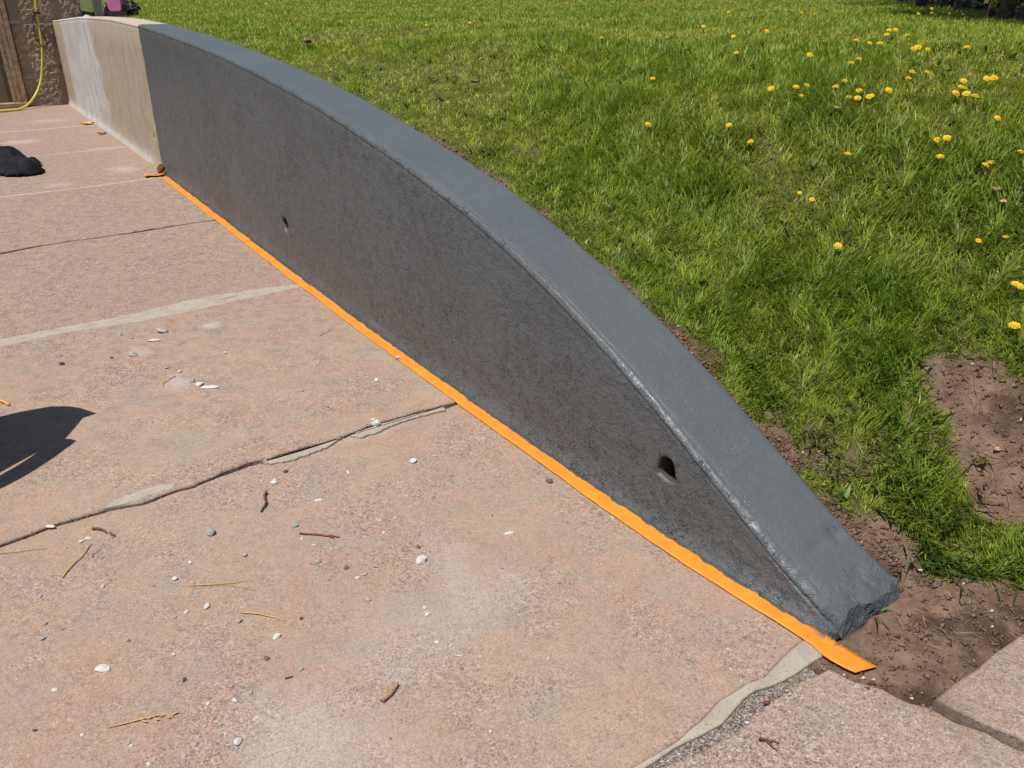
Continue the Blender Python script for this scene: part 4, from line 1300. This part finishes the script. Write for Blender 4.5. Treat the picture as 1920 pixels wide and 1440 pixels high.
M_lor = simple('orange_leaf', (0.62, 0.36, 0.12), .8, .25, 40, .3, .002, .2)
M_lbr = simple('brown_leaf', (0.17, 0.09, 0.055), .8, .3, 40, .4, .002, .2)
M_lpk = simple('pinkish_leaf', (0.50, 0.32, 0.24), .8, .3, 40, .4, .002, .2)
dead_leaf(-5.31, 10.74, .16, .13, .6, M_lor, 'pale orange leaf on the patio by the bare wall foot', .003, .2)
dead_leaf(-4.76, 9.92, .10, .06, .2, M_lbr, 'small brown leaf on the patio by the bare wall foot', .003, .4)
dead_leaf(.594, 1.424, .022, .010, .5, M_redtwig, 'curled red brown leaf scrap in the gritty joint near the tape end', -.004, .6)
for (u_, v_, L_, w_, lab, mt) in [(.545, 1.40, .045, .035, 'pinkish dry leaf caught in the long grass at the right edge', M_lpk), (.50, 1.372, .045, .022, 'pale folded leaf just below the pinkish leaf in the grass', M_straw), (1.33, 1.53, .05, .022, 'pale dry scrap in the lawn below the dandelion cluster', M_lpk),
                                  (3.10, .84, .05, .04, 'brown leaf in the grass behind the middle of the wall', M_lbr), (5.1, .68, .09, .07, 'brown leaf in the grass behind the far painted wall', M_lbr), (.06, .80, .03, .018, 'tan leaf scrap on the bare soil patch', M_lpk)]:
    p_ = W(u_, v_, float(land_d(u_, v_)))
    dead_leaf(p_[0], p_[1], L_, w_, .4 + u_, mt, lab, p_[2] + (.035 if lab.find('soil') < 0 else .0), .5)

# ------------------------------------------------------------------ grit (too many crumbs to count)
def crumbs(pos, size, cols, name, mat, label, cat):
    n = len(pos)
    base = np.array([(1, 0, 0), (-.5, .87, 0), (-.5, -.87, 0), (0, 0, 1.0), (0, 0, -.7)])
    T = np.array([(0, 1, 3), (1, 2, 3), (2, 0, 3), (1, 0, 4), (2, 1, 4), (0, 2, 4)])
    an = RNG.random(n) * 6.28
    bb = base[None] * (1 + .5 * (RNG.random((n, 5, 3)) - .5))
    ca, sa = np.cos(an)[:, None], np.sin(an)[:, None]
    x = bb[..., 0] * ca - bb[..., 1] * sa; y = bb[..., 0] * sa + bb[..., 1] * ca
    p = np.stack([x, y * (.6 + .4 * RNG.random((n, 1))), bb[..., 2] * .75], -1) * size[:, None, None] * .5 + pos[:, None]
    t = (T[None] + (np.arange(n) * 5)[:, None, None]).reshape(-1, 3)
    c_ = np.repeat(cols, 5, 0)
    o = link(name, big_mesh(name, p.reshape(-1, 3), t, mat, c_))
    return tag(o, label, cat, kind='stuff')


M_crumb = leaf_mat('concrete_grit', 0.0, .95, .1)
cp, cs_, cc = [], [], []
for (cu, cv, ru, rv, n_) in [(.74, -.66, .16, .10, 500), (.60, -.72, .10, .22, 700), (.58, -.92, .16, .22, 500), (.42, -1.24, .22, .2, 1100), (.62, -.55, .1, .06, 150), (.3, -1.2, .15, .2, 400), (.8, -1.1, .5, .5, 500), (1.2, -.9, .35, .6, 260), (2.6, -1.0, .6, .5, 180), (.4, -.5, .3, .4, 160)]:
    a = RNG.normal(size=(n_, 2)) * .6
    cp.append(np.stack([cu + a[:, 0] * ru, cv + a[:, 1] * rv], -1)); cs_.append(.0012 + .0032 * RNG.random(n_) ** 3)
    g = .42 + .25 * RNG.random((n_, 1)); cc.append(np.concatenate([g, g * .96, g * .92], -1))
# along the gutter strip and in the open joint
n_ = 1500
v_ = RNG.uniform(-1.0, -.08, n_); t = RNG.random(n_)
uu = jG(v_, 12) * (1 - t) + jF0(v_, 10) * t
cp.append(np.stack([uu, v_], -1)); cs_.append(.002 + .005 * RNG.random(n_) ** 2)
g = RNG.random((n_, 1)); cc.append(np.concatenate([.22 + .3 * g, .17 + .3 * g, .14 + .28 * g], -1))
n_ = 700
v_ = RNG.uniform(-1.9, -.1, n_)
uu = jB(v_, 2) + RNG.normal(size=n_) * .008
cp.append(np.stack([uu, v_], -1)); cs_.append(.0018 + .005 * RNG.random(n_) ** 3)
g = RNG.random((n_, 1)); cc.append(np.concatenate([.2 + .3 * g, .15 + .3 * g, .11 + .27 * g], -1))
cp = np.concatenate(cp); cs_ = np.concatenate(cs_); cc = np.concatenate(cc)
wall_keep = cp[:, 1] < Vf(cp[:, 0]) - .07
cp, cs_, cc = cp[wall_keep], cs_[wall_keep], cc[wall_keep]
gutter = (cp[:, 0] < jF0(cp[:, 1], 10)) & (cp[:, 0] > jG(cp[:, 1], 12))
zz = np.where(cp[:, 0] > jB(cp[:, 1], 2), .006, 0.0) + np.where(gutter, -.008, 0) + cs_ * .12
crumbs(W(cp[:, 0], cp[:, 1], zz), cs_, cc, 'concrete_grit', M_crumb, 'pale concrete grit and crumbs strewn over the patio', 'grit')

# soil crumbs behind the wall
u_ = np.concatenate([RNG.uniform(-.28, .5, 9000), RNG.uniform(.0, 3.4, 9000)]); v_ = np.concatenate([RNG.uniform(-.08, 1.0, 9000), .0 + np.abs(RNG.normal(size=9000)) * .07])
v_[9000:] += Vf(u_[9000:]) + .312
k = (bare_mask(u_, v_) > .5) & ((v_ > Vf(u_) + .31) | (u_ < -.05))
u_, v_ = u_[k], v_[k]
s_ = .002 + .022 * RNG.random(len(u_)) ** 6
g = RNG.random((len(u_), 1))
cc = np.concatenate([.10 + .13 * g, .06 + .09 * g, .038 + .065 * g], -1)
pale = RNG.random(len(u_)) < .025
cc[pale] = (.5, .45, .38)
crumbs(W(u_, v_, land_d(u_, v_) + s_ * .1), s_, cc, 'soil_crumbs', M_crumb, 'loose brown soil crumbs behind and beyond the wall end', 'soil')


# ------------------------------------------------------------------ grass
def blades(u, v, h, w, lean, az, cols, seg, curl, zoff=0.0, tipc=1.12, rootc=.85):
    n = len(u)
    base = W(u, v, land_d(u, v) - .004 + zoff)
    dx = np.stack([np.cos(az), np.sin(az), np.zeros(n)], -1)
    side_az = az + math.pi / 2 + RNG.normal(size=n) * .5
    sd = np.stack([np.cos(side_az), np.sin(side_az), np.zeros(n)], -1)
    ts = np.linspace(0, 1, seg + 1)
    V = []; Cc = []
    for t in ts:
        a = lean + curl * t
        # position along an arc
        hor = h * t * np.sin(lean + curl * t * .5); ver = h * t * np.cos(lean + curl * t * .5)
        c_ = base + dx * hor[:, None]
        c_[:, 2] += ver
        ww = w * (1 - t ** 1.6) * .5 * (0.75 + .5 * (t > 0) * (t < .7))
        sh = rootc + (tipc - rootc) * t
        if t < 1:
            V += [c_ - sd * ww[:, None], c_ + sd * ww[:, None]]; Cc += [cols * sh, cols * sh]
        else:
            V.append(c_); Cc.append(cols * sh)
    k = 2 * seg + 1
    V = np.stack(V, 1).reshape(-1, 3); Cc = np.stack(Cc, 1).reshape(-1, 3)
    T = []
    for s_ in range(seg):
        a, b_, c_, d_ = 2 * s_, 2 * s_ + 1, 2 * s_ + 2, 2 * s_ + 3
        if s_ < seg - 1: T += [(a, b_, d_), (a, d_, c_)]
        else: T += [(a, b_, 2 * seg)]
    T = (np.array(T)[None] + (np.arange(n) * k)[:, None, None]).reshape(-1, 3)
    return V, T, Cc


TALL = [(2.55, .95, .22), (2.2, 1.05, .25), (1.9, 1.1, .22), (1.6, 1.12, .2), (1.35, 1.5, .3), (1.0, 1.42, .25), (.7, 1.42, .25), (.5, 1.42, .2), (.95, .72, .12), (.80, .85, .12), (.22, .60, .10), (.12, .55, .09), (.30, .66, .1), (1.39, .93, .15), (-.16, .62, .07), (.45, .75, .1), (.62, .95, .12)]


def lushness(u, v):
    n = fbm(u * 1.5, v * 1.9, 31, 3)
    t = np.zeros_like(u)
    for a, b_, r in TALL:
        t = np.maximum(t, np.exp(-(((u - a) ** 2 + (v - b_) ** 2) / r ** 2)))
    return np.clip((n - .34) / .34, 0, 1), t


def sample_ring(r0, r1, dens):
    hw = math.radians(44)
    area = hw * (r1 * r1 - r0 * r0)
    n = int(area * dens)
    r = np.sqrt(RNG.uniform(r0 * r0, r1 * r1, n)); a = RNG.uniform(-hw * .55, hw, n)
    x = r * np.sin(a); y = r * np.cos(a)
    u, v = UV(x, y)
    k = (v > np.where(u > 0, Vf(u) + .318, .30)) & (u > -1.6) & (v < woodline(u) + .35) & ~((u > 13.3) & (v < .45)) & ~((u < -.26) & (v < .7))
    return u[k], v[k]


GV_, GT_, GC_ = [], [], []
off = 0
rings = [(1.7, 3.0, 24000, 3, 1.0), (3.0, 4.4, 15000, 3, 1.15), (4.4, 6.5, 7000, 2, 1.6), (6.5, 10, 2800, 2, 2.4), (10, 17, 850, 2, 3.8), (17, 34, 220, 2, 6.5)]
for r0, r1, dens, seg, wk in rings:
    u, v = sample_ring(r0, r1, dens)
    b_ = bare_mask(u, v)
    lush, tall = lushness(u, v)
    keep = RNG.random(len(u)) > np.clip(b_ * 1.06, 0, 1) * np.where(tall > .5, .6, 1.0)
    keep &= RNG.random(len(u)) < (.80 + .3 * lush)
    keep &= RNG.random(len(u)) > b_ * .85
    u, v, lush, tall, b_ = u[keep], v[keep], lush[keep], tall[keep], b_[keep]
    n = len(u)
    h = (.026 + .026 * lush + .048 * tall) * RNG.uniform(.55, 1.45, n)
    h *= np.clip(.55 + (v - .30) / .5, .55, 1.0)
    w = (.0026 + .0016 * RNG.random(n) + .0014 * tall) * wk
    clump = fbm(u * 11, v * 11, 45, 2) * 14
    az = clump + RNG.normal(size=n) * .9
    lean = np.abs(RNG.normal(size=n)) * .34 + .10
    curl = np.abs(RNG.normal(size=n)) * .75 + .2
    green = np.array([.210, .320, .028]); yel = np.array([.420, .440, .060]); dark = np.array([.112, .215, .031]); dead = np.array([.40, .33, .15])
    m = np.clip(lush * .75 + RNG.normal(size=n) * .28, 0, 1)[:, None]
    c_ = yel * (1 - m) + green * m
    c_ = c_ * (1 - .55 * tall[:, None]) + dark * .55 * tall[:, None]
    c_ *= RNG.uniform(.55, 1.45, (n, 1))
    dd_ = RNG.random(n) < (.03 + .10 * (1 - lush) * (1 - tall) + .15 * b_)
    c_[dd_] = dead * RNG.uniform(.6, 1.2, (dd_.sum(), 1))
    lean[dd_] += .55
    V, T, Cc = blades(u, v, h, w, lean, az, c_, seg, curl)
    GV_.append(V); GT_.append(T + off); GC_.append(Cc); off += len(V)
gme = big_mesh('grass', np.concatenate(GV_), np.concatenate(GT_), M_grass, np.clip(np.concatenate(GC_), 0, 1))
o = link('grass', gme)
tag(o, 'green spring lawn grass with yellowing and longer darker patches', 'grass', kind='stuff')

# coarse blades in tufts at the edge of the bare soil
tuv = []
for (a, b_, r, n_) in [(.22, .52, .05, 60), (.12, .50, .05, 70), (.03, .47, .045, 60), (-.03, .50, .05, 70), (-.09, .54, .045, 60), (-.15, .62, .05, 60), (.33, .42, .04, 30), (.28, .37, .03, 14), (.60, .42, .05, 40), (.72, .46, .05, 40), (.95, .42, .05, 34), (1.3, .42, .06, 40),
                       (.42, .46, .05, 45), (-.02, .185, .012, 8), (.02, .96, .05, 40), (-.06, .93, .04, 30), (.40, .80, .05, 40), (.17, .60, .05, 60), (.05, .57, .05, 60), (.02, .66, .03, 16), (.08, .75, .02, 10), (1.7, .43, .07, 40), (2.3, .42, .07, 40)]:
    k = RNG.normal(size=(n_, 2)) * r * .6
    tuv.append(np.stack([a + k[:, 0], b_ + k[:, 1]], -1))
tuv = np.concatenate(tuv)
n = len(tuv)
c_ = np.array([.085, .145, .026]) * RNG.uniform(.6, 1.4, (n, 1))
yl = RNG.random(n) < .22
c_[yl] = np.array([.26, .26, .06]) * RNG.uniform(.7, 1.2, (yl.sum(), 1))
h_ = RNG.uniform(.045, .105, n)
toward = math.atan2(-DD[1] - WD[1] * .8, -DD[0] - WD[0] * .8)
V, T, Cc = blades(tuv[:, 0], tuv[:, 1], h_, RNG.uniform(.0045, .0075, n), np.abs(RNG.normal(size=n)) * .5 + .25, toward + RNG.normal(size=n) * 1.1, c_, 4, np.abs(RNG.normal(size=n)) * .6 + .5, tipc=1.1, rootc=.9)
o = link('grass_tufts', big_mesh('grass_tufts', V, T, M_grass, np.clip(Cc, 0, 1)))
tag(o, 'coarse leafy grass tufts along the edge of the bare soil', 'grass', kind='stuff')

# broad-leaved weeds among the grass
n_ = 420
r_ = np.sqrt(RNG.uniform(2.0 ** 2, 5.5 ** 2, n_)); a_ = RNG.uniform(-.2, .75, n_)
wu, wv = UV(r_ * np.sin(a_), r_ * np.cos(a_))
k = (wv > .36) & (bare_mask(wu, wv) < .4) & (wu > -.3)
wu, wv = wu[k], wv[k]
wu = np.repeat(wu, 6) + RNG.normal(size=len(wu) * 6) * .006; wv = np.repeat(wv, 6) + RNG.normal(size=len(wv) * 6) * .006
n = len(wu)
c_ = np.array([.13, .20, .035]) * RNG.uniform(.6, 1.4, (n, 1))
V, T, Cc = blades(wu, wv, RNG.uniform(.03, .07, n), RNG.uniform(.009, .016, n), RNG.uniform(.5, 1.1, n), RNG.uniform(0, 6.28, n), c_, 4, RNG.uniform(.2, .7, n), zoff=.01, tipc=1.05, rootc=.95)
o = link('lawn_weeds', big_mesh('lawn_weeds', V, T, M_grass, np.clip(Cc, 0, 1)))
tag(o, 'broad leaved weed leaves scattered through the lawn', 'weeds', kind='stuff')

# dry clippings on the soil
u = np.concatenate([RNG.uniform(-.28, .5, 2600), RNG.uniform(.2, 3.5, 4800)]); v = np.concatenate([.18 + .84 * RNG.random(2600) ** .8, .0 + np.abs(RNG.normal(size=4800)) * .13])
v[2600:] += Vf(u[2600:]) + .325
k = ((v > Vf(u) + .32) | (u < -.06)) & (bare_mask(u, v) > .25) & ~((u < -.27) & (v > .0))
u, v = u[k], v[k]; n = len(u)
c_ = np.array([.36, .26, .14]) * RNG.uniform(.25, 1.25, (n, 1))
V, T, Cc = blades(u, v, .008 + .06 * RNG.random(n) ** 2, RNG.uniform(.0007, .0020, n), np.full(n, 1.40) + RNG.normal(size=n) * .08, RNG.uniform(0, 6.28, n), c_, 3, RNG.normal(size=n) * .35, zoff=.007, tipc=1, rootc=1)
o = link('dry_clippings', big_mesh('dry_clippings', V, T, M_straw_bits, np.clip(Cc, 0, 1)))
tag(o, 'dry straw coloured grass clippings scattered on the bare soil', 'grass', kind='stuff')

# ------------------------------------------------------------------ dandelions
M_petal = simple('dandelion_petals', (0.84, 0.56, 0.012), .6, .12, 90, .3, .001, .3)
M_heart = simple('dandelion_heart', (0.82, 0.42, 0.01), .7, .15, 200, .5, .001, .2)
M_stem = simple('dandelion_stem', (0.16, 0.19, 0.06), .6, .2, 60, .2, .001, .3)
DN = [[0.219, 1.055], [0.293, 1.153], [0.277, 1.154], [0.822, 0.96], [0.787, 1.427], [0.85, 1.494], [0.827, 1.515], [0.635, 1.462], [0.626, 1.479], [0.575, 1.558], [1.08, 1.294], [1.439, 1.15], [1.593, 1.181], [1.901, 1.005], [1.584, 1.567], [1.548, 1.594], [1.501, 1.509], [1.442, 1.702], [1.438, 1.644], [1.333, 1.602], [1.335, 1.666], [1.302, 1.615], [1.266, 1.657], [1.269, 1.645], [1.231, 1.714], [1.22, 1.819], [1.247, 1.88], [1.193, 1.902], [0.952, 1.929], [0.932, 1.943], [1.02, 1.886], [0.994, 1.83], [0.983, 1.783], [0.944, 1.79], [0.904, 1.783], [1.806, 1.913], [2.176, 1.817], [2.479, 2.111], [3.119, 2.525], [5.218, 4.971], [4.614, 5.292], [4.002, 4.706], [2.518, 2.419], [1.832, 2.287], [1.54, 1.869], [1.546, 1.927], [1.714, 2.307], [1.745, 2.272], [2.134, 3.05], [2.16, 3.028], [1.853, 2.735], [1.455, 2.186], [1.473, 2.247], [1.393, 2.198], [1.256, 2.27], [3.52, 5.42], [4.493, 7.165], [3.716, 5.925], [3.341, 5.385], [3.52, 5.879], [3.216, 1.79], [2.28, 1.361], [13.818, 6.772], [1.081, 1.044], [1.025, 1.047], [5.137, 1.642], [5.036, 1.963], [1.899, 2.625], [0.411, 1.262], [0.469, 1.211], [0.744, 1.678], [1.67, 1.507]]


def head_mesh(seed):
    r = np.random.default_rng(seed)
    V, F, fm = [], [], []
    for ringr, cnt, z0, zt_, wd_ in ((1.0, 20, .0, .10, .20), (.80, 18, .10, .30, .19), (.55, 14, .22, .46, .17)):
        for k in range(cnt):
            a = 2 * math.pi * (k + r.random() * .6) / cnt
            L_ = ringr * r.uniform(.85, 1.08)
            ca, sa = math.cos(a), math.sin(a)
            i0 = len(V)
            for (rr, ww, zz_) in ((.12, .05, z0 + .05), (L_ * .65, wd_ * .5, zt_ + .05), (L_, wd_ * .38, zt_ - .02 + r.uniform(-.05, .05))):
                V.append((ca * rr - sa * ww, sa * rr + ca * ww, zz_)); V.append((ca * rr + sa * ww, sa * rr - ca * ww, zz_))
            F += [(i0, i0 + 1, i0 + 3, i0 + 2), (i0 + 2, i0 + 3, i0 + 5, i0 + 4)]; fm += [0, 0]
    i0 = len(V)
    for j, (rr, zz_) in enumerate(((.34, .40), (.22, .52))):
        for k in range(8):
            a = 2 * math.pi * k / 8
            V.append((rr * math.cos(a), rr * math.sin(a), zz_))
    for k in range(8):
        F.append((i0 + k, i0 + (k + 1) % 8, i0 + 8 + (k + 1) % 8, i0 + 8 + k)); fm.append(1)
    F.append(tuple(i0 + 8 + k for k in range(8))); fm.append(1)
    # green cup beneath
    i0 = len(V)
    for (rr, zz_) in ((.14, -.32), (.30, -.12), (.26, .06)):
        for k in range(8):
            a = 2 * math.pi * k / 8
            V.append((rr * math.cos(a), rr * math.sin(a), zz_))
    for j in range(2):
        for k in range(8):
            F.append((i0 + j * 8 + k, i0 + j * 8 + (k + 1) % 8, i0 + j * 8 + 8 + (k + 1) % 8, i0 + j * 8 + 8 + k)); fm.append(2)
    return mesh_data('flower_head', V, F, [M_petal, M_heart, M_stem], fmat=fm)


heads = [head_mesh(k) for k in range(3)]
V, F = tube([(0, 0, -1), (.05, .03, -.5), (0, 0, 0)], .055, 6)
stem_me = mesh_data('stem', V, F, M_stem)
DL = {0: 'single large dandelion at the right edge above the bare soil patch', 1: 'upper of two dandelions touching the right edge, mid height', 2: 'dandelion half cut by the right edge, lower of the pair at mid height',
      3: 'lone dandelion low in the middle of the lawn, in long grass', 4: 'dandelion in front of a flat pair, right of the lawn middle', 5: 'left of the flat dandelion pair, right of the lawn middle', 6: 'right of the flat dandelion pair, right of the lawn middle',
      7: 'left of two overlapping dandelions above the pinkish leaf', 8: 'right of two overlapping dandelions above the pinkish leaf', 9: 'dandelion cut by the right edge above the overlapping pair', 10: 'lone dandelion in the middle of the long grass band',
      11: 'dandelion in short grass, right of a close lone pair left of the long grass', 12: 'dandelion in short grass, farther of a lone pair left of the long grass', 13: 'lone dandelion nearest the wall, in the grass behind its middle',
      60: 'lone dandelion far up the lawn behind the far painted wall', 61: 'lone half hidden dandelion between wall and lawn middle', 62: 'farthest dandelion to the left at the top edge', 65: 'faint dandelion left of the far lone one, near the wall top', 66: 'second faint dandelion near the wall top, farther right',
      14: 'left of the bright dandelion pair beside the main cluster', 15: 'right of the bright dandelion pair beside the main cluster', 63: 'small closed dandelion in the thin grass, left one', 64: 'small closed dandelion in the thin grass, right one', 68: 'small dandelion low at right, near the edge', 69: 'tiny orange dandelion bud low at right'}
DL.update({
    16: 'dandelion just below the bright pair left of the main cluster', 17: 'largest bright dandelion at the top left of the main cluster', 18: 'dandelion tucked left under the largest one of the main cluster',
    19: 'leftmost dandelion of the bottom row of the main cluster', 20: 'orange tinted dandelion in the middle of the main cluster', 21: 'second dandelion in the bottom row of the main cluster',
    22: 'right of two touching dandelions ending the bottom row of the main cluster', 23: 'left of two touching dandelions ending the bottom row of the main cluster', 24: 'single dandelion right of the bottom row of the main cluster',
    25: 'lower dandelion of the trio above right of the main cluster', 26: 'upper left dandelion of the trio above right of the main cluster', 27: 'rightmost dandelion of the trio above right of the main cluster',
    28: 'left of the dandelion pair near the right edge, upper lawn', 29: 'right of the dandelion pair near the right edge, upper lawn',
    30: 'top dandelion of the small group of five at upper right', 31: 'second highest dandelion of the small group of five at upper right', 32: 'leftmost dandelion of the small group of five at upper right',
    33: 'middle dandelion of the small group of five at upper right', 34: 'rightmost dandelion of the small group of five at upper right',
    35: 'lone dandelion above the bright pair beside the main cluster', 36: 'lower of two dandelions one above the other, far lawn centre', 37: 'upper of two dandelions one above the other, far lawn centre',
    38: 'lone far dandelion left of the stacked two, far lawn centre', 39: 'tiny farthest dandelion near the top edge, lawn centre', 40: 'left of a tiny pair near the top edge right of centre', 41: 'right of a tiny pair near the top edge right of centre',
    42: 'small dandelion between the far stacked two and the lone one right of centre', 43: 'leftmost dandelion of the loose row of three on the far lawn', 44: 'lower of the close pair just above the main cluster', 45: 'upper of the close pair just above the main cluster',
    46: 'rightmost dandelion of the loose row of three on the far lawn', 47: 'middle dandelion of the loose row of three on the far lawn', 48: 'brightest dandelion of the four below the trees', 49: 'dandelion touching the brightest of the four below the trees',
    50: 'rightmost dandelion of the four below the trees', 67: 'lowest left dandelion of the four below the trees', 51: 'lower left dandelion of the trio below the four near the trees', 52: 'upper dandelion of the trio below the four near the trees',
    53: 'right dandelion of the trio below the four near the trees', 54: 'lone dandelion right of the trio, upper right lawn', 70: 'lone faint dandelion between the right edge groups, upper right', 71: 'lone faint dandelion left of the bright pair'})
for i, (u_, v_) in enumerate(DN):
    zg = float(land(u_, v_)) + (float(fbm(u_ * 2.2, v_ * 2.2, 8)) - .5) * .05
    p_ = W(u_, v_, zg)
    ht = .052
    sc = (.0148 if i not in (63, 64, 69, 68) else .010) * random.uniform(.85, 1.12)
    if i == 0: sc = .0185
    far_ = i >= 35
    lab = DL.get(i)
    if lab: grp = 'dandelions in the lawn'
    elif 14 <= i <= 34: lab, grp = 'yellow dandelion in the dense cluster on the upper right lawn', 'dandelions of the dense cluster'
    else: lab, grp = 'small yellow dandelion in the shade of the trees at the lawn edge', 'dandelions under the trees'
    root = empty('dandelion', tuple(p_), lab, 'dandelion', grp)
    tilt = (random.uniform(-.2, .3) + .38, random.uniform(-.3, .3), random.uniform(0, 6))
    hd = link('flower_head', heads[i % 3], root, (0, 0, ht), tilt, (sc, sc, sc)); hd.rotation_mode = 'ZYX'
    st_ = link('stem', stem_me, root, (0, 0, ht - .004), (random.uniform(-.15, .15), random.uniform(-.15, .15), 0), (.028, .028, ht))

# ------------------------------------------------------------------ wood at the upper right
M_trunk = simple('tree_bark', (0.15, 0.115, 0.09), .95, .4, 18, .9, .02, .1)


def leafcloud(n, centre, rad, size, c0, c1, flat=1.0):
    d_ = RNG.normal(size=(n, 3)); d_ /= np.linalg.norm(d_, axis=1, keepdims=True)
    r = RNG.random(n) ** .45
    clus = RNG.normal(size=(max(8, n // 60), 3)); clus /= np.linalg.norm(clus, axis=1, keepdims=True)
    k = RNG.integers(0, len(clus), n)
    p = (clus[k] * (RNG.random(len(clus)) ** .5)[k][:, None] * .85 + d_ * r[:, None] * .33) * np.array(rad) + np.array(centre)
    a = RNG.normal(size=(n, 3)); a /= np.linalg.norm(a, axis=1, keepdims=True)
    b_ = np.cross(a, RNG.normal(size=(n, 3))); b_ /= np.linalg.norm(b_, axis=1, keepdims=True)
    s_ = size * RNG.uniform(.6, 1.3, (n, 1))
    V = np.stack([p - a * s_, p + b_ * s_ * .45, p + a * s_, p - b_ * s_ * .45], 1).reshape(-1, 3)
    T = (np.array([(0, 1, 2), (0, 2, 3)])[None] + (np.arange(n) * 4)[:, None, None]).reshape(-1, 3)
    t = RNG.random((n, 1))
    c_ = np.repeat(np.array(c0) * (1 - t) + np.array(c1) * t, 4, 0)
    return V, T, c_


def tree(u, v, r, hgt, lean, label, crown=1500):
    zg = float(land(u, v)) - .05
    p = W(u, v, zg)
    root = empty('tree', tuple(p), label, 'tree', 'trees along the lawn edge')
    pts = [W(u + lean * t * .5 + .05 * math.sin(t * 7 + u), v - .5 * t * t + .05 * math.sin(t * 5 + v), zg + hgt * t) for t in np.linspace(0, 1, 12)]
    r *= .62
    rad = [r * (1.35 if i == 0 else 1.1 if i == 1 else 1) * (1 - .65 * i / 11) for i in range(12)]
    V, F = tube(pts, rad, 9)
    # root flare and limbs belong to the trunk
    tr_ = add('trunk', V, F, M_trunk, root, smooth=True)
    for k in range(5):
        an = 1.2 * k + u; i = 5 + k
        s_ = Vector(pts[i]); e_ = s_ + Vector((math.cos(an) * 1.1, math.sin(an) * 1.1, .9))
        V, F = tube([s_, (s_ + e_) / 2 + Vector((0, 0, .12)), e_], [rad[i] * .6, rad[i] * .4, rad[i] * .15], 6)
        add('limb', V, F, M_trunk, tr_, smooth=True)
    cen = W(u + lean * .4, v + .05, zg + hgt * .82)
    V, T, c_ = leafcloud(crown, cen, (1.7, 1.7, 1.25), .10, (.05, .085, .018), (.10, .14, .03))
    me_ = big_mesh('crown', V - np.array(p), T, M_leaf, c_)
    link('crown', me_, root)
    return root


for (u, v, r, hgt, lean, lab) in [(3.0, 5.82, .075, 4.6, .2, 'stout grey brown tree trunk at the lawn edge, nearest the right edge'), (3.55, 6.52, .05, 4.8, -.3, 'thin dark trunk just left of the stout one at the lawn edge'),
                                  (4.75, 8.05, .10, 5.2, .1, 'dark tree trunk in the middle of the trees at the lawn edge'), (6.6, 10.35, .09, 5.5, .3, 'leftmost brown trunk of the trees at the lawn edge'),
                                  (2.35, 5.06, .045, 4.4, .0, 'slender trunk at the far right of the trees'), (8.6, 12.85, .10, 5.5, .0, 'far trunk left of the others, where the lawn meets the top edge'),
                                  (5.6, 9.15, .06, 5.0, -.2, 'slim trunk between the leftmost and middle trees')]:
    tree(u, v, r, hgt, lean, lab, 1900)

# low leafy shrubs with bright leaves and a dark tangle behind
for (u, v, n_, s_, lab) in [(3.25, 5.98, 26, .032, 'young shoot with bright yellow green leaves before the dark trees'), (2.50, 5.08, 14, .038, 'broad pale green leaves on a low plant at the right edge under the trees'), (4.1, 7.0, 24, .035, 'small leafy shoot left of the stout trunk')]:
    zg = float(land(u, v)); p = W(u, v, zg)
    root = empty('shrub', tuple(p), lab, 'plant', 'shoots under the trees')
    V, T, c_ = leafcloud(n_, p + np.array([0, 0, .16]), (.16, .16, .14), s_, (.20, .24, .04), (.30, .33, .06))
    link('foliage', big_mesh('foliage', V - np.array(p), T, M_leaf, c_), root)
    V, F = tube([tuple(p), tuple(p + np.array([.02, .01, .16])), tuple(p + np.array([-.01, 0, .30]))], [.008, .006, .003], 6)
    add('stem', V, F, M_trunk, root)
Vs, Ts, Cs = [], [], []; off = 0
for k in range(46):
    u = RNG.uniform(1.2, 9.5); v = float(woodline(u)) + .75 + RNG.random() * 2.4
    zg = float(land(u, v))
    V, T, c_ = leafcloud(150, W(u, v, zg + .3), (.6, .6, .42), .055, (.020, .028, .010), (.06, .075, .022))
    Vs.append(V); Ts.append(T + off); Cs.append(c_); off += len(V)
o = link('undergrowth', big_mesh('undergrowth', np.concatenate(Vs), np.concatenate(Ts), M_leaf, np.concatenate(Cs)))
tag(o, 'dark tangled undergrowth in the shade of the trees', 'undergrowth', kind='stuff')
